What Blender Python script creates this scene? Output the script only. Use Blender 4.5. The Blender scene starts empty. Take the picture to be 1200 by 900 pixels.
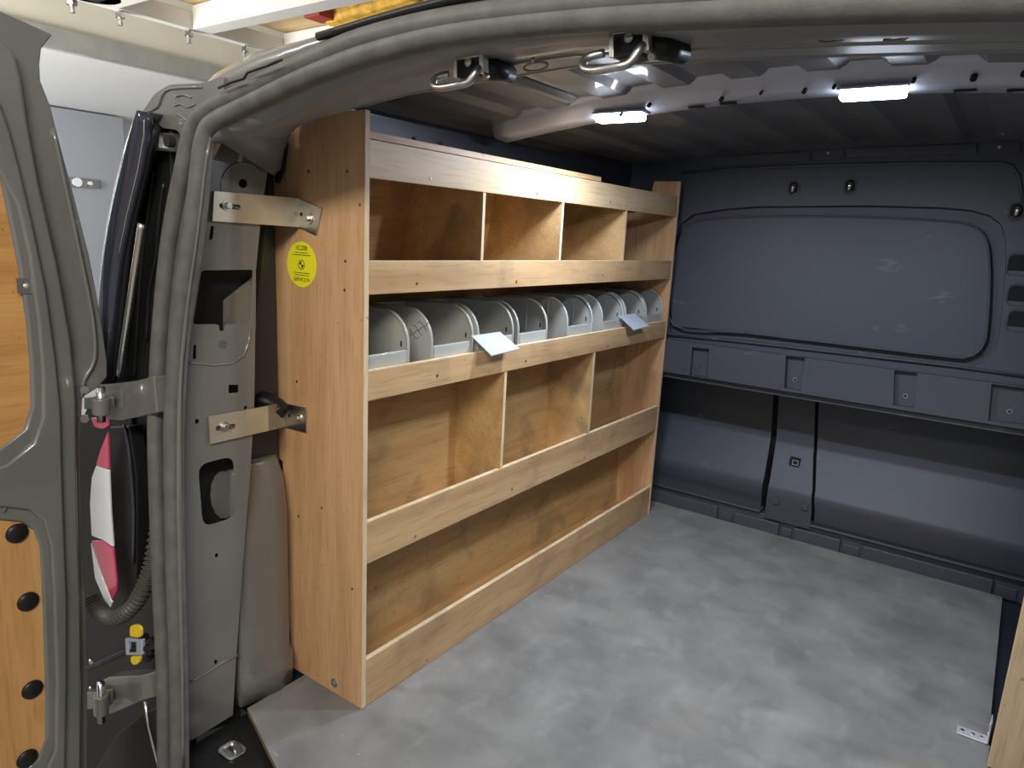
import bpy, bmesh, math, random
from mathutils import Vector, Matrix
from mathutils.geometry import tessellate_polygon
random.seed(7)
S = bpy.context.scene
COL = S.collection
V = Vector

# ------------------------------------------------------------------ camera
CAM = V((0.9978, -0.9262, 1.0143)); YAW, PITCH, ROLL, FPX = 0.60966, -0.20934, 0.051026, 824.447
fw = V((-math.sin(YAW)*math.cos(PITCH), math.cos(YAW)*math.cos(PITCH), math.sin(PITCH)))
r0 = V((math.cos(YAW), math.sin(YAW), 0)); u0 = r0.cross(fw)
RT = r0*math.cos(ROLL) + u0*math.sin(ROLL); UP = u0*math.cos(ROLL) - r0*math.sin(ROLL)
cd = bpy.data.cameras.new('camera'); cam = bpy.data.objects.new('camera', cd); COL.objects.link(cam)
cd.lens = 36*FPX/1200; cd.sensor_width = 36; cd.clip_start = 0.01
M3 = Matrix((RT, UP, -fw)).transposed()
cam.matrix_world = Matrix.Translation(CAM) @ M3.to_4x4()
S.camera = cam

# ------------------------------------------------------------------ world, lights, exposure
w = bpy.data.worlds.new('world'); S.world = w; w.use_nodes = True
w.node_tree.nodes['Background'].inputs[0].default_value = (0.93, 0.96, 1.0, 1)
w.node_tree.nodes['Background'].inputs[1].default_value = 0.30
S.view_settings.view_transform = 'Standard'; S.view_settings.look = 'None'
S.view_settings.gamma = 1; S.view_settings.use_curve_mapping = False
S.view_settings.exposure = 0.5

def area(name, loc, tgt, sx, sy, power, col):
    l = bpy.data.lights.new(name, 'AREA'); l.shape = 'RECTANGLE'; l.size = sx; l.size_y = sy
    l.energy = power; l.color = col
    o = bpy.data.objects.new(name, l); COL.objects.link(o); o.location = loc
    o.rotation_euler = (V(tgt)-V(loc)).to_track_quat('-Z', 'Y').to_euler()
    return o
area('unseen_garage_light', (1.5, -2.0, 2.3), (0.0, 0.2, 0.4), 1.3, 0.35, 44, (1.0, 0.95, 0.86))
area('unseen_garage_light', (-1.8, -2.2, 2.5), (-0.8, 0.0, 0.3), 1.3, 0.3, 26, (1.0, 0.96, 0.88))
area('unseen_garage_light', (-6.6, -0.6, 1.7), (-8.0, 3.2, 1.5), 1.2, 0.8, 85, (0.93, 0.97, 1.0))  # unseen light added to brighten the far wall and white ceiling
area('unseen_garage_light', (-3.6, -1.0, 1.0), (-4.2, 2.0, 2.6), 2.0, 1.0, 110, (1.0, 0.97, 0.9))  # unseen low light, added to lift the cream wall from below

# ------------------------------------------------------------------ unprojection of measured points on real planes
def ray(u, v): return fw + RT*((u-600)/FPX) - UP*((v-450)/FPX)
def at(u, v, ax, val):
    d = ray(u, v); return CAM + d*((val-CAM[ax])/d[ax])
def atp(u, v, P0, N):
    d = ray(u, v); N = V(N); return CAM + d*((V(P0)-CAM).dot(N)/d.dot(N))
OPP = ((0, -0.335, 0), (0, 1, -0.08))            # plane of the rear opening
def op(u, v): return atp(u, v, *OPP)
UBP = ((0, 1.48, 0.53), (0, 1, -0.09))           # plane of the upper bulkhead

# ------------------------------------------------------------------ materials
def mat(name, col, rough=0.5, metal=0.0, coat=0.0, spec=0.5, emit=None, es=0, trans=0, bump=0, bscale=300, var=0, vscale=6, alpha=1):
    m = bpy.data.materials.new(name); m.use_nodes = True; nt = m.node_tree; b = nt.nodes['Principled BSDF']
    b.inputs['Base Color'].default_value = (*col, 1); b.inputs['Roughness'].default_value = rough
    b.inputs['Metallic'].default_value = metal; b.inputs['Coat Weight'].default_value = coat
    b.inputs['Coat Roughness'].default_value = 0.06; b.inputs['Specular IOR Level'].default_value = spec
    b.inputs['Transmission Weight'].default_value = trans; b.inputs['Alpha'].default_value = alpha
    if emit: b.inputs['Emission Color'].default_value = (*emit, 1); b.inputs['Emission Strength'].default_value = es
    tc = nt.nodes.new('ShaderNodeTexCoord')
    if var:
        n = nt.nodes.new('ShaderNodeTexNoise'); n.inputs['Scale'].default_value = vscale; n.inputs['Detail'].default_value = 6
        nt.links.new(tc.outputs['Object'], n.inputs['Vector'])
        r = nt.nodes.new('ShaderNodeValToRGB'); r.color_ramp.elements[0].position = 0.3; r.color_ramp.elements[1].position = 0.7
        r.color_ramp.elements[0].color = (*[c*(1-var) for c in col], 1); r.color_ramp.elements[1].color = (*[min(1, c*(1+var)) for c in col], 1)
        nt.links.new(n.outputs[0], r.inputs[0]); nt.links.new(r.outputs[0], b.inputs['Base Color'])
    if bump:
        n = nt.nodes.new('ShaderNodeTexNoise'); n.inputs['Scale'].default_value = bscale; n.inputs['Detail'].default_value = 3
        nt.links.new(tc.outputs['Object'], n.inputs['Vector'])
        bp = nt.nodes.new('ShaderNodeBump'); bp.inputs['Strength'].default_value = bump; bp.inputs['Distance'].default_value = 0.002
        nt.links.new(n.outputs[0], bp.inputs['Height']); nt.links.new(bp.outputs[0], b.inputs['Normal'])
    return m

def wood(name, light, dark, axis, grain=1.0, dirt=0.0, rough=0.5, coat=0.0):
    """veneered plywood: long fibres along axis, broad bands, small dents and dirty smears"""
    m = bpy.data.materials.new(name); m.use_nodes = True; nt = m.node_tree; b = nt.nodes['Principled BSDF']; L = nt.links
    tc = nt.nodes.new('ShaderNodeTexCoord')
    def noise(scale, sc, detail=5, dist=0.0):
        mp = nt.nodes.new('ShaderNodeMapping'); mp.inputs['Scale'].default_value = sc
        L.new(tc.outputs['Object'], mp.inputs[0])
        n = nt.nodes.new('ShaderNodeTexNoise'); n.inputs['Scale'].default_value = scale; n.inputs['Detail'].default_value = detail
        n.inputs['Distortion'].default_value = dist; L.new(mp.outputs[0], n.inputs['Vector']); return n.outputs[0]
    s = [1, 1, 1]; s[axis] = 0.06
    fine = noise(160*grain, s, 4); broad = noise(14, [k if k < 1 else 1 for k in s], 4, 0.8)
    def mixc(f, a, c2):
        x = nt.nodes.new('ShaderNodeMix'); x.data_type = 'RGBA'
        if isinstance(f, float): x.inputs[0].default_value = f
        else: L.new(f, x.inputs[0])
        for i, k in ((6, a), (7, c2)):
            if isinstance(k, tuple): x.inputs[i].default_value = (*k, 1)
            else: L.new(k, x.inputs[i])
        return x.outputs[2]
    def ramp(o, p0, p1, a=0.0, c=1.0):
        r = nt.nodes.new('ShaderNodeMapRange'); r.inputs[1].default_value = p0; r.inputs[2].default_value = p1
        r.inputs[3].default_value = a; r.inputs[4].default_value = c; L.new(o, r.inputs[0]); return r.outputs[0]
    c = mixc(ramp(broad, 0.35, 0.68), light, dark)
    c = mixc(ramp(fine, 0.50, 0.75, 0, 0.45), c, tuple(k*0.55 for k in dark))
    c = mixc(ramp(noise(60, (1, 1, 1), 2), 0.70, 0.76, 0, 0.5), c, tuple(k*0.35 for k in dark))
    if dirt:
        c = mixc(ramp(noise(7, (1, 1, 1), 8, 0.5), 0.52, 0.75, 0, dirt), c, (0.10, 0.085, 0.06))
    L.new(c, b.inputs['Base Color']); b.inputs['Roughness'].default_value = rough
    b.inputs['Coat Weight'].default_value = coat; b.inputs['Coat Roughness'].default_value = 0.25
    bp = nt.nodes.new('ShaderNodeBump'); bp.inputs['Strength'].default_value = 0.15; bp.inputs['Distance'].default_value = 0.001
    L.new(fine, bp.inputs['Height']); L.new(bp.outputs[0], b.inputs['Normal'])
    return m

def mat_floor():
    m = bpy.data.materials.new('worn_grey_mat'); m.use_nodes = True; nt = m.node_tree; b = nt.nodes['Principled BSDF']; L = nt.links
    tc = nt.nodes.new('ShaderNodeTexCoord')
    def noise(scale, detail, dist=0, sc=(1, 1, 1)):
        mp = nt.nodes.new('ShaderNodeMapping'); mp.inputs['Scale'].default_value = sc; L.new(tc.outputs['Object'], mp.inputs[0])
        n = nt.nodes.new('ShaderNodeTexNoise'); n.inputs['Scale'].default_value = scale; n.inputs['Detail'].default_value = detail
        n.inputs['Distortion'].default_value = dist; L.new(mp.outputs[0], n.inputs['Vector']); return n.outputs[0]
    r = nt.nodes.new('ShaderNodeValToRGB'); e = r.color_ramp.elements
    e[0].position = 0.30; e[0].color = (0.160, 0.158, 0.150, 1); e[1].position = 0.72; e[1].color = (0.275, 0.272, 0.255, 1)
    L.new(noise(6, 12, 0.2), r.inputs[0])
    def over(c, f, lo, hi, amt, col):
        mr = nt.nodes.new('ShaderNodeMapRange'); mr.inputs[1].default_value = lo; mr.inputs[2].default_value = hi; mr.inputs[4].default_value = amt
        L.new(f, mr.inputs[0]); x = nt.nodes.new('ShaderNodeMix'); x.data_type = 'RGBA'; L.new(mr.outputs[0], x.inputs[0])
        L.new(c, x.inputs[6]); x.inputs[7].default_value = (*col, 1); return x.outputs[2]
    c = over(r.outputs[0], noise(16, 8, 0.3, (1, 0.5, 1)), 0.55, 0.75, 0.30, (0.42, 0.42, 0.40))
    c = over(c, noise(13, 10, 0.2, (0.6, 1, 1)), 0.52, 0.72, 0.45, (0.12, 0.12, 0.118))
    c = over(c, noise(60, 3, 0.1, (0.3, 1, 1)), 0.71, 0.78, 0.35, (0.55, 0.54, 0.50))
    c = over(c, noise(3.1, 5, 0.5), 0.62, 0.74, 0.35, (0.30, 0.25, 0.17))
    L.new(c, b.inputs['Base Color']); b.inputs['Roughness'].default_value = 0.62
    bp = nt.nodes.new('ShaderNodeBump'); bp.inputs['Strength'].default_value = 0.25; bp.inputs['Distance'].default_value = 0.001
    L.new(noise(120, 4), bp.inputs['Height']); L.new(bp.outputs[0], b.inputs['Normal'])
    return m

def mat_plastic():
    """dark moulded bulkhead plastic with pale scuffs"""
    m = bpy.data.materials.new('bulkhead_plastic'); m.use_nodes = True; nt = m.node_tree; b = nt.nodes['Principled BSDF']; L = nt.links
    tc = nt.nodes.new('ShaderNodeTexCoord'); mp = nt.nodes.new('ShaderNodeMapping'); mp.inputs['Scale'].default_value = (0.3, 1, 1)
    mp.inputs['Rotation'].default_value = (0, 0.35, 0)
    L.new(tc.outputs['Object'], mp.inputs[0])
    n = nt.nodes.new('ShaderNodeTexNoise'); n.inputs['Scale'].default_value = 26; n.inputs['Detail'].default_value = 5; n.inputs['Distortion'].default_value = 0.6
    L.new(mp.outputs[0], n.inputs['Vector'])
    mr = nt.nodes.new('ShaderNodeMapRange'); mr.inputs[1].default_value = 0.67; mr.inputs[2].default_value = 0.78; mr.inputs[4].default_value = 0.6
    L.new(n.outputs[0], mr.inputs[0]); x = nt.nodes.new('ShaderNodeMix'); x.data_type = 'RGBA'; L.new(mr.outputs[0], x.inputs[0])
    x.inputs[6].default_value = (0.055, 0.060, 0.072, 1); x.inputs[7].default_value = (0.22, 0.22, 0.22, 1)
    L.new(x.outputs[2], b.inputs['Base Color']); b.inputs['Roughness'].default_value = 0.5
    n2 = nt.nodes.new('ShaderNodeTexNoise'); n2.inputs['Scale'].default_value = 450; L.new(tc.outputs['Object'], n2.inputs['Vector'])
    bp = nt.nodes.new('ShaderNodeBump'); bp.inputs['Strength'].default_value = 0.3; bp.inputs['Distance'].default_value = 0.001
    L.new(n2.outputs[0], bp.inputs['Height']); L.new(bp.outputs[0], b.inputs['Normal'])
    return m

M = dict(
    paint=mat('grey_paint', (0.168, 0.165, 0.150), 0.30, 0.10, coat=0.8, var=0.10, vscale=5),
    paint_in=mat('grey_paint_inner', (0.125, 0.13, 0.145), 0.5, 0.1, coat=0.3, var=0.15, vscale=4),
    paint_dull=mat('grey_paint_dull', (0.20, 0.205, 0.21), 0.5, 0.0, coat=0.12, var=0.12, vscale=5),
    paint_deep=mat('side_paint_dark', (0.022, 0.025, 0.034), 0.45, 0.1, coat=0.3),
    rubber=mat('rubber_seal', (0.105, 0.104, 0.098), 0.55, bump=0.2, bscale=220, var=0.2, vscale=30),
    black=mat('black_plastic', (0.011, 0.011, 0.011), 0.4, spec=0.35),
    void=mat('dark_cavity', (0.012, 0.012, 0.012), 0.9),
    gloss=mat('gloss_black', (0.03, 0.034, 0.05), 0.05, coat=1.0),
    wood_v=wood('plywood_vertical', (0.66, 0.40, 0.205), (0.52, 0.28, 0.125), 2, rough=0.45, coat=0.15),
    wood_h=wood('plywood_lengthwise', (0.60, 0.395, 0.205), (0.45, 0.27, 0.125), 1, dirt=0.35, rough=0.5),
    wood_top=wood('plywood_pale_rail', (0.62, 0.46, 0.27), (0.50, 0.34, 0.18), 1, rough=0.5, coat=0.1),
    wood_in=wood('plywood_inside', (0.60, 0.39, 0.175), (0.48, 0.285, 0.11), 1, dirt=0.6, rough=0.6),
    wood_edge=wood('plywood_edge', (0.80, 0.66, 0.44), (0.62, 0.46, 0.26), 2, grain=2, dirt=0.3, rough=0.7),
    wood_right=wood('plywood_pale', (0.78, 0.62, 0.40), (0.66, 0.47, 0.27), 2, rough=0.55),
    wood_door=wood('plywood_orange', (0.62, 0.33, 0.105), (0.48, 0.23, 0.065), 1, rough=0.4, coat=0.3),
    wood_door2=wood('plywood_orange_upright', (0.66, 0.36, 0.13), (0.52, 0.26, 0.085), 2, rough=0.4, coat=0.3),
    ply_raw=wood('rack_plywood', (0.80, 0.62, 0.34), (0.66, 0.46, 0.22), 0, rough=0.7),
    mat=mat_floor(), plastic=mat_plastic(),
    bin=mat('grey_bin_plastic', (0.40, 0.40, 0.365), 0.32, coat=0.2, var=0.06),
    clear=mat('clear_label_plastic', (0.58, 0.62, 0.70), 0.2, alpha=0.75),
    zinc=mat('zinc_steel', (0.62, 0.60, 0.54), 0.33, 1.0, var=0.08, vscale=40),
    zinc_y=mat('zinc_yellow', (0.68, 0.62, 0.47), 0.40, 0.75, var=0.08, vscale=20),
    chrome=mat('bright_steel', (0.75, 0.75, 0.75), 0.18, 1.0),
    galv=mat('galvanised_steel', (0.80, 0.80, 0.80), 0.4, 0.5),
    steel=mat('worn_steel', (0.45, 0.44, 0.41), 0.35, 1.0, var=0.3, vscale=60),
    yellow=mat('yellow_sticker', (0.90, 0.82, 0.02), 0.45),
    yellow_p=mat('yellow_plastic', (0.90, 0.66, 0.02), 0.4),
    ink=mat('sticker_ink', (0.05, 0.05, 0.02), 0.6),
    led=mat('led_diffuser', (0.9, 0.9, 0.9), 0.4, emit=(0.82, 0.89, 1.0), es=20),
    white=mat('white_lens', (0.80, 0.82, 0.84), 0.12, coat=1.0),
    pink=mat('red_lens', (0.62, 0.06, 0.14), 0.12, coat=1.0),
    beam=mat('rail_metal', (0.45, 0.48, 0.58), 0.36, 0.2, coat=0.3, var=0.05),
    cream=mat('cream_render', (0.66, 0.63, 0.53), 0.9, var=0.05, vscale=2),
    lintel=mat('grey_lintel', (0.30, 0.30, 0.28), 0.8, var=0.1, vscale=8),
    gwhite=mat('white_sheet', (0.80, 0.80, 0.80), 0.7),
    gwall=mat('grey_wall', (0.32, 0.33, 0.36), 0.8),
    concrete=mat('garage_concrete', (0.30, 0.29, 0.27), 0.7, var=0.2, vscale=3),
    rackwhite=mat('white_rack_steel', (0.80, 0.80, 0.78), 0.45, var=0.04),
    conduit=mat('conduit_rubber', (0.055, 0.055, 0.045), 0.5),
    amber=mat('amber_bundle', (0.75, 0.45, 0.06), 0.6, var=0.3, vscale=20),
    brown=mat('edge_brown', (0.23, 0.15, 0.08), 0.8, var=0.2, vscale=20),
    primer=mat('sealant_smear', (0.42, 0.42, 0.20), 0.6),
    redbox=mat('red_bundle', (0.45, 0.07, 0.05), 0.6),
)

# ------------------------------------------------------------------ object helpers
def tag(o, label=None, cat=None, group=None, kind=None):
    if label: o['label'] = label
    if cat: o['category'] = cat
    if group: o['group'] = group
    if kind: o['kind'] = kind
    return o
def thing(name, label, cat, loc=(0, 0, 0), group=None, kind=None):
    o = bpy.data.objects.new(name, None); COL.objects.link(o); o.location = loc; o.empty_display_size = 0.05
    bpy.context.view_layer.update()
    return tag(o, label, cat, group, kind)
def obj(name, bm, m, parent=None, bevel=0, smooth=False, seg=2):
    me = bpy.data.meshes.new(name); bmesh.ops.recalc_face_normals(bm, faces=bm.faces); bm.to_mesh(me); bm.free()
    me.materials.append(M[m] if isinstance(m, str) else m)
    o = bpy.data.objects.new(name, me); COL.objects.link(o)
    if smooth:
        for p in me.polygons: p.use_smooth = True
    if parent:
        o.parent = parent; q = parent; off = V((0, 0, 0))
        while q: off += q.location; q = q.parent
        me.transform(Matrix.Translation(-off))
    if bevel:
        b = o.modifiers.new('bevel', 'BEVEL'); b.width = bevel; b.segments = seg; b.limit_method = 'ANGLE'; b.angle_limit = 0.7
        for p in me.polygons: p.use_smooth = True
        try:
            wn = o.modifiers.new('wn', 'WEIGHTED_NORMAL'); wn.keep_sharp = False
        except Exception: pass
    return o
def BM(): return bmesh.new()
def box(bm, a, b):
    x0, y0, z0 = a; x1, y1, z1 = b
    vs = [bm.verts.new(p) for p in ((x0,y0,z0),(x1,y0,z0),(x1,y1,z0),(x0,y1,z0),(x0,y0,z1),(x1,y0,z1),(x1,y1,z1),(x0,y1,z1))]
    for f in ((0,3,2,1),(4,5,6,7),(0,1,5,4),(1,2,6,5),(2,3,7,6),(3,0,4,7)): bm.faces.new([vs[i] for i in f])
    return bm
def plate(bm, outer, holes, depth):
    """flat sheet through the 3-D points 'outer' (coplanar), pierced by 'holes', given real thickness along the vector depth"""
    loops = [[V(p) for p in outer]] + [[V(p) for p in h] for h in holes]
    d = V(depth); tmp = bmesh.new(); flat = []; E_ = []
    for l in loops:
        vs = [tmp.verts.new(p) for p in l]; flat += vs
        for i in range(len(vs)): E_.append(tmp.edges.new((vs[i], vs[(i+1) % len(vs)])))
    nrm = V((0, 0, 0)); l = loops[0]
    for i in range(len(l)): nrm += (l[i]-l[0]).cross(l[(i+1) % len(l)]-l[0])
    tmp.verts.index_update()
    bmesh.ops.triangle_fill(tmp, use_beauty=False, use_dissolve=False, edges=E_, normal=nrm.normalized())
    tris = [[v.index for v in f.verts] for f in tmp.faces]; pts = [v.co.copy() for v in flat]; tmp.free()
    A = [bm.verts.new(p) for p in pts]; B = [bm.verts.new(p+d) for p in pts]
    for t in tris:
        bm.faces.new([A[i] for i in t]); bm.faces.new([B[i] for i in reversed(t)])
    k = 0
    for l in loops:
        n = len(l)
        for i in range(n):
            j = (i+1) % n
            bm.faces.new((A[k+i], A[k+j], B[k+j], B[k+i]))
        k += n
    if not holes: bmesh.ops.dissolve_limit(bm, angle_limit=0.01, verts=bm.verts, edges=bm.edges)
    return bm
def catmull(pts, n=4, closed=False):
    P = [V(p) for p in pts]; out = []; N = len(P)
    for i in range(N if closed else N-1):
        g = (lambda k: P[k % N]) if closed else (lambda k: P[max(0, min(N-1, k))])
        p0, p1, p2, p3 = g(i-1), g(i), g(i+1), g(i+2)
        for s in range(n):
            t = s/n
            out.append(0.5*((2*p1)+(p2-p0)*t+(2*p0-5*p1+4*p2-p3)*t*t+(3*p1-p0-3*p2+p3)*t**3))
    if not closed: out.append(P[-1])
    return out
def tube(bm, pts, r, n=10, closed=False, caps=True):
    P = [V(p) for p in pts]; N = len(P); rings = []; up = None
    for i in range(N):
        a = P[(i-1) % N] if closed or i > 0 else P[i]; b = P[(i+1) % N] if closed or i < N-1 else P[i]
        t = (b-a).normalized()
        if up is None: up = t.orthogonal().normalized()
        up = (up - t*up.dot(t)).normalized(); s = t.cross(up)
        rr = r[i] if isinstance(r, (list, tuple)) else r
        rings.append([bm.verts.new(P[i]+(up*math.cos(2*math.pi*k/n)+s*math.sin(2*math.pi*k/n))*rr) for k in range(n)])
    for i in range(N if closed else N-1):
        A, B = rings[i], rings[(i+1) % N]
        for k in range(n): bm.faces.new((A[k], A[(k+1) % n], B[(k+1) % n], B[k]))
    if caps and not closed: bm.faces.new(rings[0][::-1]); bm.faces.new(rings[-1])
    return bm
def cyl(bm, c, axis, r, h, n=20, r2=None, dome=False):
    c = V(c); a = V(axis).normalized(); u = a.orthogonal().normalized(); s = a.cross(u)
    lv = [(0, r), (h, r if r2 is None else r2)]
    if dome: lv = [(0, r), (h*0.45, r*0.93), (h*0.8, r*0.65), (h, r*0.25)]
    R = [[bm.verts.new(c+a*d+(u*math.cos(2*math.pi*k/n)+s*math.sin(2*math.pi*k/n))*q) for k in range(n)] for d, q in lv]
    for A, B in zip(R, R[1:]):
        for k in range(n): bm.faces.new((A[k], A[(k+1) % n], B[(k+1) % n], B[k]))
    bm.faces.new(R[0][::-1]); bm.faces.new(R[-1])
    return bm
def strip(bm, rails):
    """surface lofted through several polylines of equal length"""
    G = [[bm.verts.new(p) for p in r] for r in rails]
    for a, b in zip(G, G[1:]):
        for i in range(len(a)-1): bm.faces.new((a[i], a[i+1], b[i+1], b[i]))
    return bm
def solid(o, t, off=1):
    m = o.modifiers.new('solid', 'SOLIDIFY'); m.thickness = t; m.offset = off; return o
def rrect(cx, cy, w, h, r, n=5):
    pts = []
    for sx, sy, a0 in ((1, 1, 0), (-1, 1, 90), (-1, -1, 180), (1, -1, 270)):
        for k in range(n+1):
            a = math.radians(a0+90*k/n); pts.append((cx+sx*(w/2-r)+r*math.cos(a), cy+sy*(h/2-r)+r*math.sin(a)))
    return pts
def roundpoly(pts, r, n=4):
    """2-D polygon with rounded corners"""
    out = []; N = len(pts)
    for i in range(N):
        p = V(pts[i]); a = V(pts[i-1])-p; b = V(pts[(i+1) % N])-p
        k = min(r, a.length*0.48, b.length*0.48); A = p+a.normalized()*k; B = p+b.normalized()*k
        for s in range(n+1):
            t = s/n; out.append(tuple((A*(1-t)**2+p*2*t*(1-t)+B*t*t)))
    return out
def px_resample(pts, n):
    P = [V((a, b)) for a, b in pts]; L = [0]
    for a, b in zip(P, P[1:]): L.append(L[-1]+(b-a).length)
    out = []
    for k in range(n):
        t = L[-1]*k/(n-1); i = 0
        while i < len(P)-2 and L[i+1] < t: i += 1
        f = (t-L[i])/(L[i+1]-L[i]); out.append(P[i].lerp(P[i+1], f))
    return out

# ================================================================== VAN SHELL
# ---- floor of the van and sill
fl = thing('floor', 'painted steel load floor and rear sill of the van', 'floor', kind='structure')
bm = BM(); box(bm, (-0.36, -0.12, -0.05), (1.46, 1.66, -0.014)); obj('floor_pan', bm, 'paint_deep', fl)
bm = BM(); box(bm, (-0.20, -0.345, -0.06), (1.28, -0.115, -0.018)); obj('sill', bm, 'black', fl, bevel=0.006)
bm = BM()
for k in range(7): box(bm, (-0.17+k*0.19, -0.335, -0.018), (-0.17+k*0.19+0.004, -0.16, -0.0165))
obj('sill_rib', bm, 'black', fl)

# ---- roof
def zc(x): return 1.318 - 0.11*(x-0.6)**2
rf = thing('ceiling', 'dark ribbed steel roof of the van with a bright cross rail', 'ceiling', kind='structure')
xs = []; x = -0.21
prof = []
k = 0
while x < 1.46:
    prof += [(x, 0.0), (x+0.060, 0.0), (x+0.076, -0.011), (x+0.128, -0.011)]
    x += 0.148
rails = []
for y in (-0.02, 0.3, 0.8, 1.3, 1.66):
    rails.append([V((px, y, zc(px)+0.052+dz-0.02*max(0, -y*2))) for px, dz in prof])
bm = BM(); strip(bm, rails); o = obj('roof_skin', bm, 'paint_in', rf); solid(o, 0.01, -1)
# cross rail, arched with the roof
def crossrail(y0, y1, drop, name, m, x0=-0.16, x1=1.40, hole_list=()):
    N = 40; X = [x0+(x1-x0)*i/N for i in range(N+1)]
    sec = ((y0-0.018, 0.043), (y0-0.008, 0.038), (y0-0.004, 0.028), (y0+0.010, 0.003), (y0+0.02, -0.001), (y1, -0.004), (y1+0.008, 0.0), (y1+0.012, 0.036), (y1+0.02, 0.043))
    bm = BM(); strip(bm, [[V((x, y, zc(x)+dz-drop)) for x in X] for y, dz in sec])
    o = obj(name, bm, m, rf, smooth=True); solid(o, 0.002, 1); return o
cr = crossrail(0.585, 0.65, 0.0, 'cross_rail', 'beam')
for u, v, rr in ((725, 131, .0035), (758, 112+8, .004), (843, 113, .0045), (890, 105, .003), (941, 103, .0045), (976, 98, .0035), (1070, 90, .004), (1141, 87, .0055), (1200, 82, .0045)):
    p = at(u, v, 1, 0.571); bm = BM(); cyl(bm, (p.x, 0.589, p.z), (0, -1, -0.7), rr, 0.010, 14); obj('rail_hole', bm, 'void', cr)
bm = BM()   # rear bow close to the door header, dark
strip(bm, [[V((x, y, zc(x)+dz)) for x in [-0.12+1.46*i/30 for i in range(31)]] for y, dz in ((0.05, 0.036), (0.08, 0.018), (0.2, 0.018), (0.23, 0.036))])
o = obj('roof_bow', bm, 'paint_in', rf); solid(o, 0.003, 1)
for sx in (0.06, 0.33, 0.60, 0.9):
    bm = BM(); strip(bm, [[V((sx+dx, 0.2, zc(sx)+dz)), V((sx+dx, 0.56, zc(sx)+dz))] for dx, dz in ((0, 0.045), (0.008, 0.034), (0.035, 0.034), (0.045, 0.045))])
    o = obj('stiffener', bm, 'paint', rf); solid(o, 0.002, 1)
for sx in (0.35, 0.42, 0.85, 0.93):
    bm = BM(); box(bm, (sx, 0.62, zc(sx)-0.0065), (sx+0.035, 0.632, zc(sx)-0.004)); obj('slot', bm, 'void', cr)

# ---- walls of the van
wl = thing('wall_left', 'dark painted left side of the van behind the shelving', 'wall', kind='structure')
bm = BM(); sec = ((-0.36, -0.05), (-0.37, 0.5), (-0.37, 0.85), (-0.30, 1.15), (-0.245, 1.27), (-0.21, 1.33))
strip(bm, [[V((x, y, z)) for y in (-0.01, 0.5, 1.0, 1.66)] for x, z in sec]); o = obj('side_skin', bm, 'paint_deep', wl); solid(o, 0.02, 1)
bm = BM(); strip(bm, [[V((x, y, z)) for y in (-0.01, 0.5, 1.0, 1.6)] for x, z in ((-0.27, 1.19), (-0.24, 1.20), (-0.235, 1.26), (-0.25, 1.275))])
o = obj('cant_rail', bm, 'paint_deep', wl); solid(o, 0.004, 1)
for y, r in ((0.14, .010), (0.21, .004), (0.47, .012), (0.64, .012), (0.83, .008), (1.0, .013), (1.16, .008)):
    bm = BM(); cyl(bm, (-0.236, y, 1.235), (1, 0, 0.1), r, 0.002, 14); obj('rail_hole', bm, 'void', wl)
bm = BM(); cyl(bm, at(378/3+430-70, 162, 0, -0.232), (1, 0, 0), .004, .008, 10, dome=True)
obj('rivet', bm, 'chrome', wl)
wr = thing('wall_right', 'painted right side of the van, outside the view', 'wall', kind='structure')
bm = BM(); box(bm, (1.40, -0.30, -0.05), (1.43, 1.66, 1.36)); obj('side_skin', bm, 'paint_in', wr)

# ---- bulkhead
wf = thing('wall_front', 'moulded dark grey plastic bulkhead closing the front of the load bay', 'wall', kind='structure')
def ub(u, v): return atp(u, v, *UBP)
NU = V((0, 1, -0.09)).normalized()
OC = [(784, 300), (797, 262), (812, 251), (850, 245), (888, 242), (1017, 241), (1100, 243), (1135, 246), (1158, 252), (1172, 262), (1178, 280), (1178, 310), (1176, 345), (1171, 390), (1166, 410), (1154, 424), (1135, 430), (1110, 430), (1017, 418), (900, 402), (784, 389)]
ICp = [(784, 330), (790, 292), (797, 273), (806, 262), (826, 256), (880, 253), (943, 252), (1040, 254), (1112, 258), (1140, 263), (1154, 272), (1161, 290), (1163, 325), (1161, 370), (1158, 398), (1150, 413), (1136, 420), (1115, 420), (980, 404), (870, 391), (786, 382)]
xl, xr = -0.36, 1.41
def upz(z): return V((0, 1.48+0.09*(z-0.53), z))
outer = [V((xl, 0, 0))+upz(0.53), V((xr, 0, 0))+upz(0.53), V((xr, 0, 0))+upz(1.375), V((xl, 0, 0))+upz(1.375)]
# recess reaches behind the shelving: shift its hidden left end
def shl(p, lim, dx):
    return p
hole = [ub(*p) for p in OC]
bm = BM(); plate(bm, outer, [hole], NU*0.03); obj('upper_panel', bm, 'plastic', wf, bevel=0.006, seg=3)
bm = BM(); hx = [p+NU*0.0 for p in hole]; cx = sum(hx, V())/len(hx)
plate(bm, [cx+(p-cx)*1.03+NU*0.026 for p in hx], [], NU*0.004); obj('recess_floor', bm, 'plastic', wf)
ic = [ub(*p) for p in ICp]
bm = BM(); plate(bm, [p+NU*0.006 for p in ic], [], NU*0.018); obj('recess_panel', bm, 'plastic', wf, bevel=0.004, seg=3)
bm = BM(); c2 = sum(ic, V())/len(ic); tube(bm, [c2+(p-c2)*0.985+NU*0.005 for p in catmull(ic, 4, True)], 0.0035, 8, True); obj('bead', bm, 'plastic', wf, smooth=True)
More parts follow.
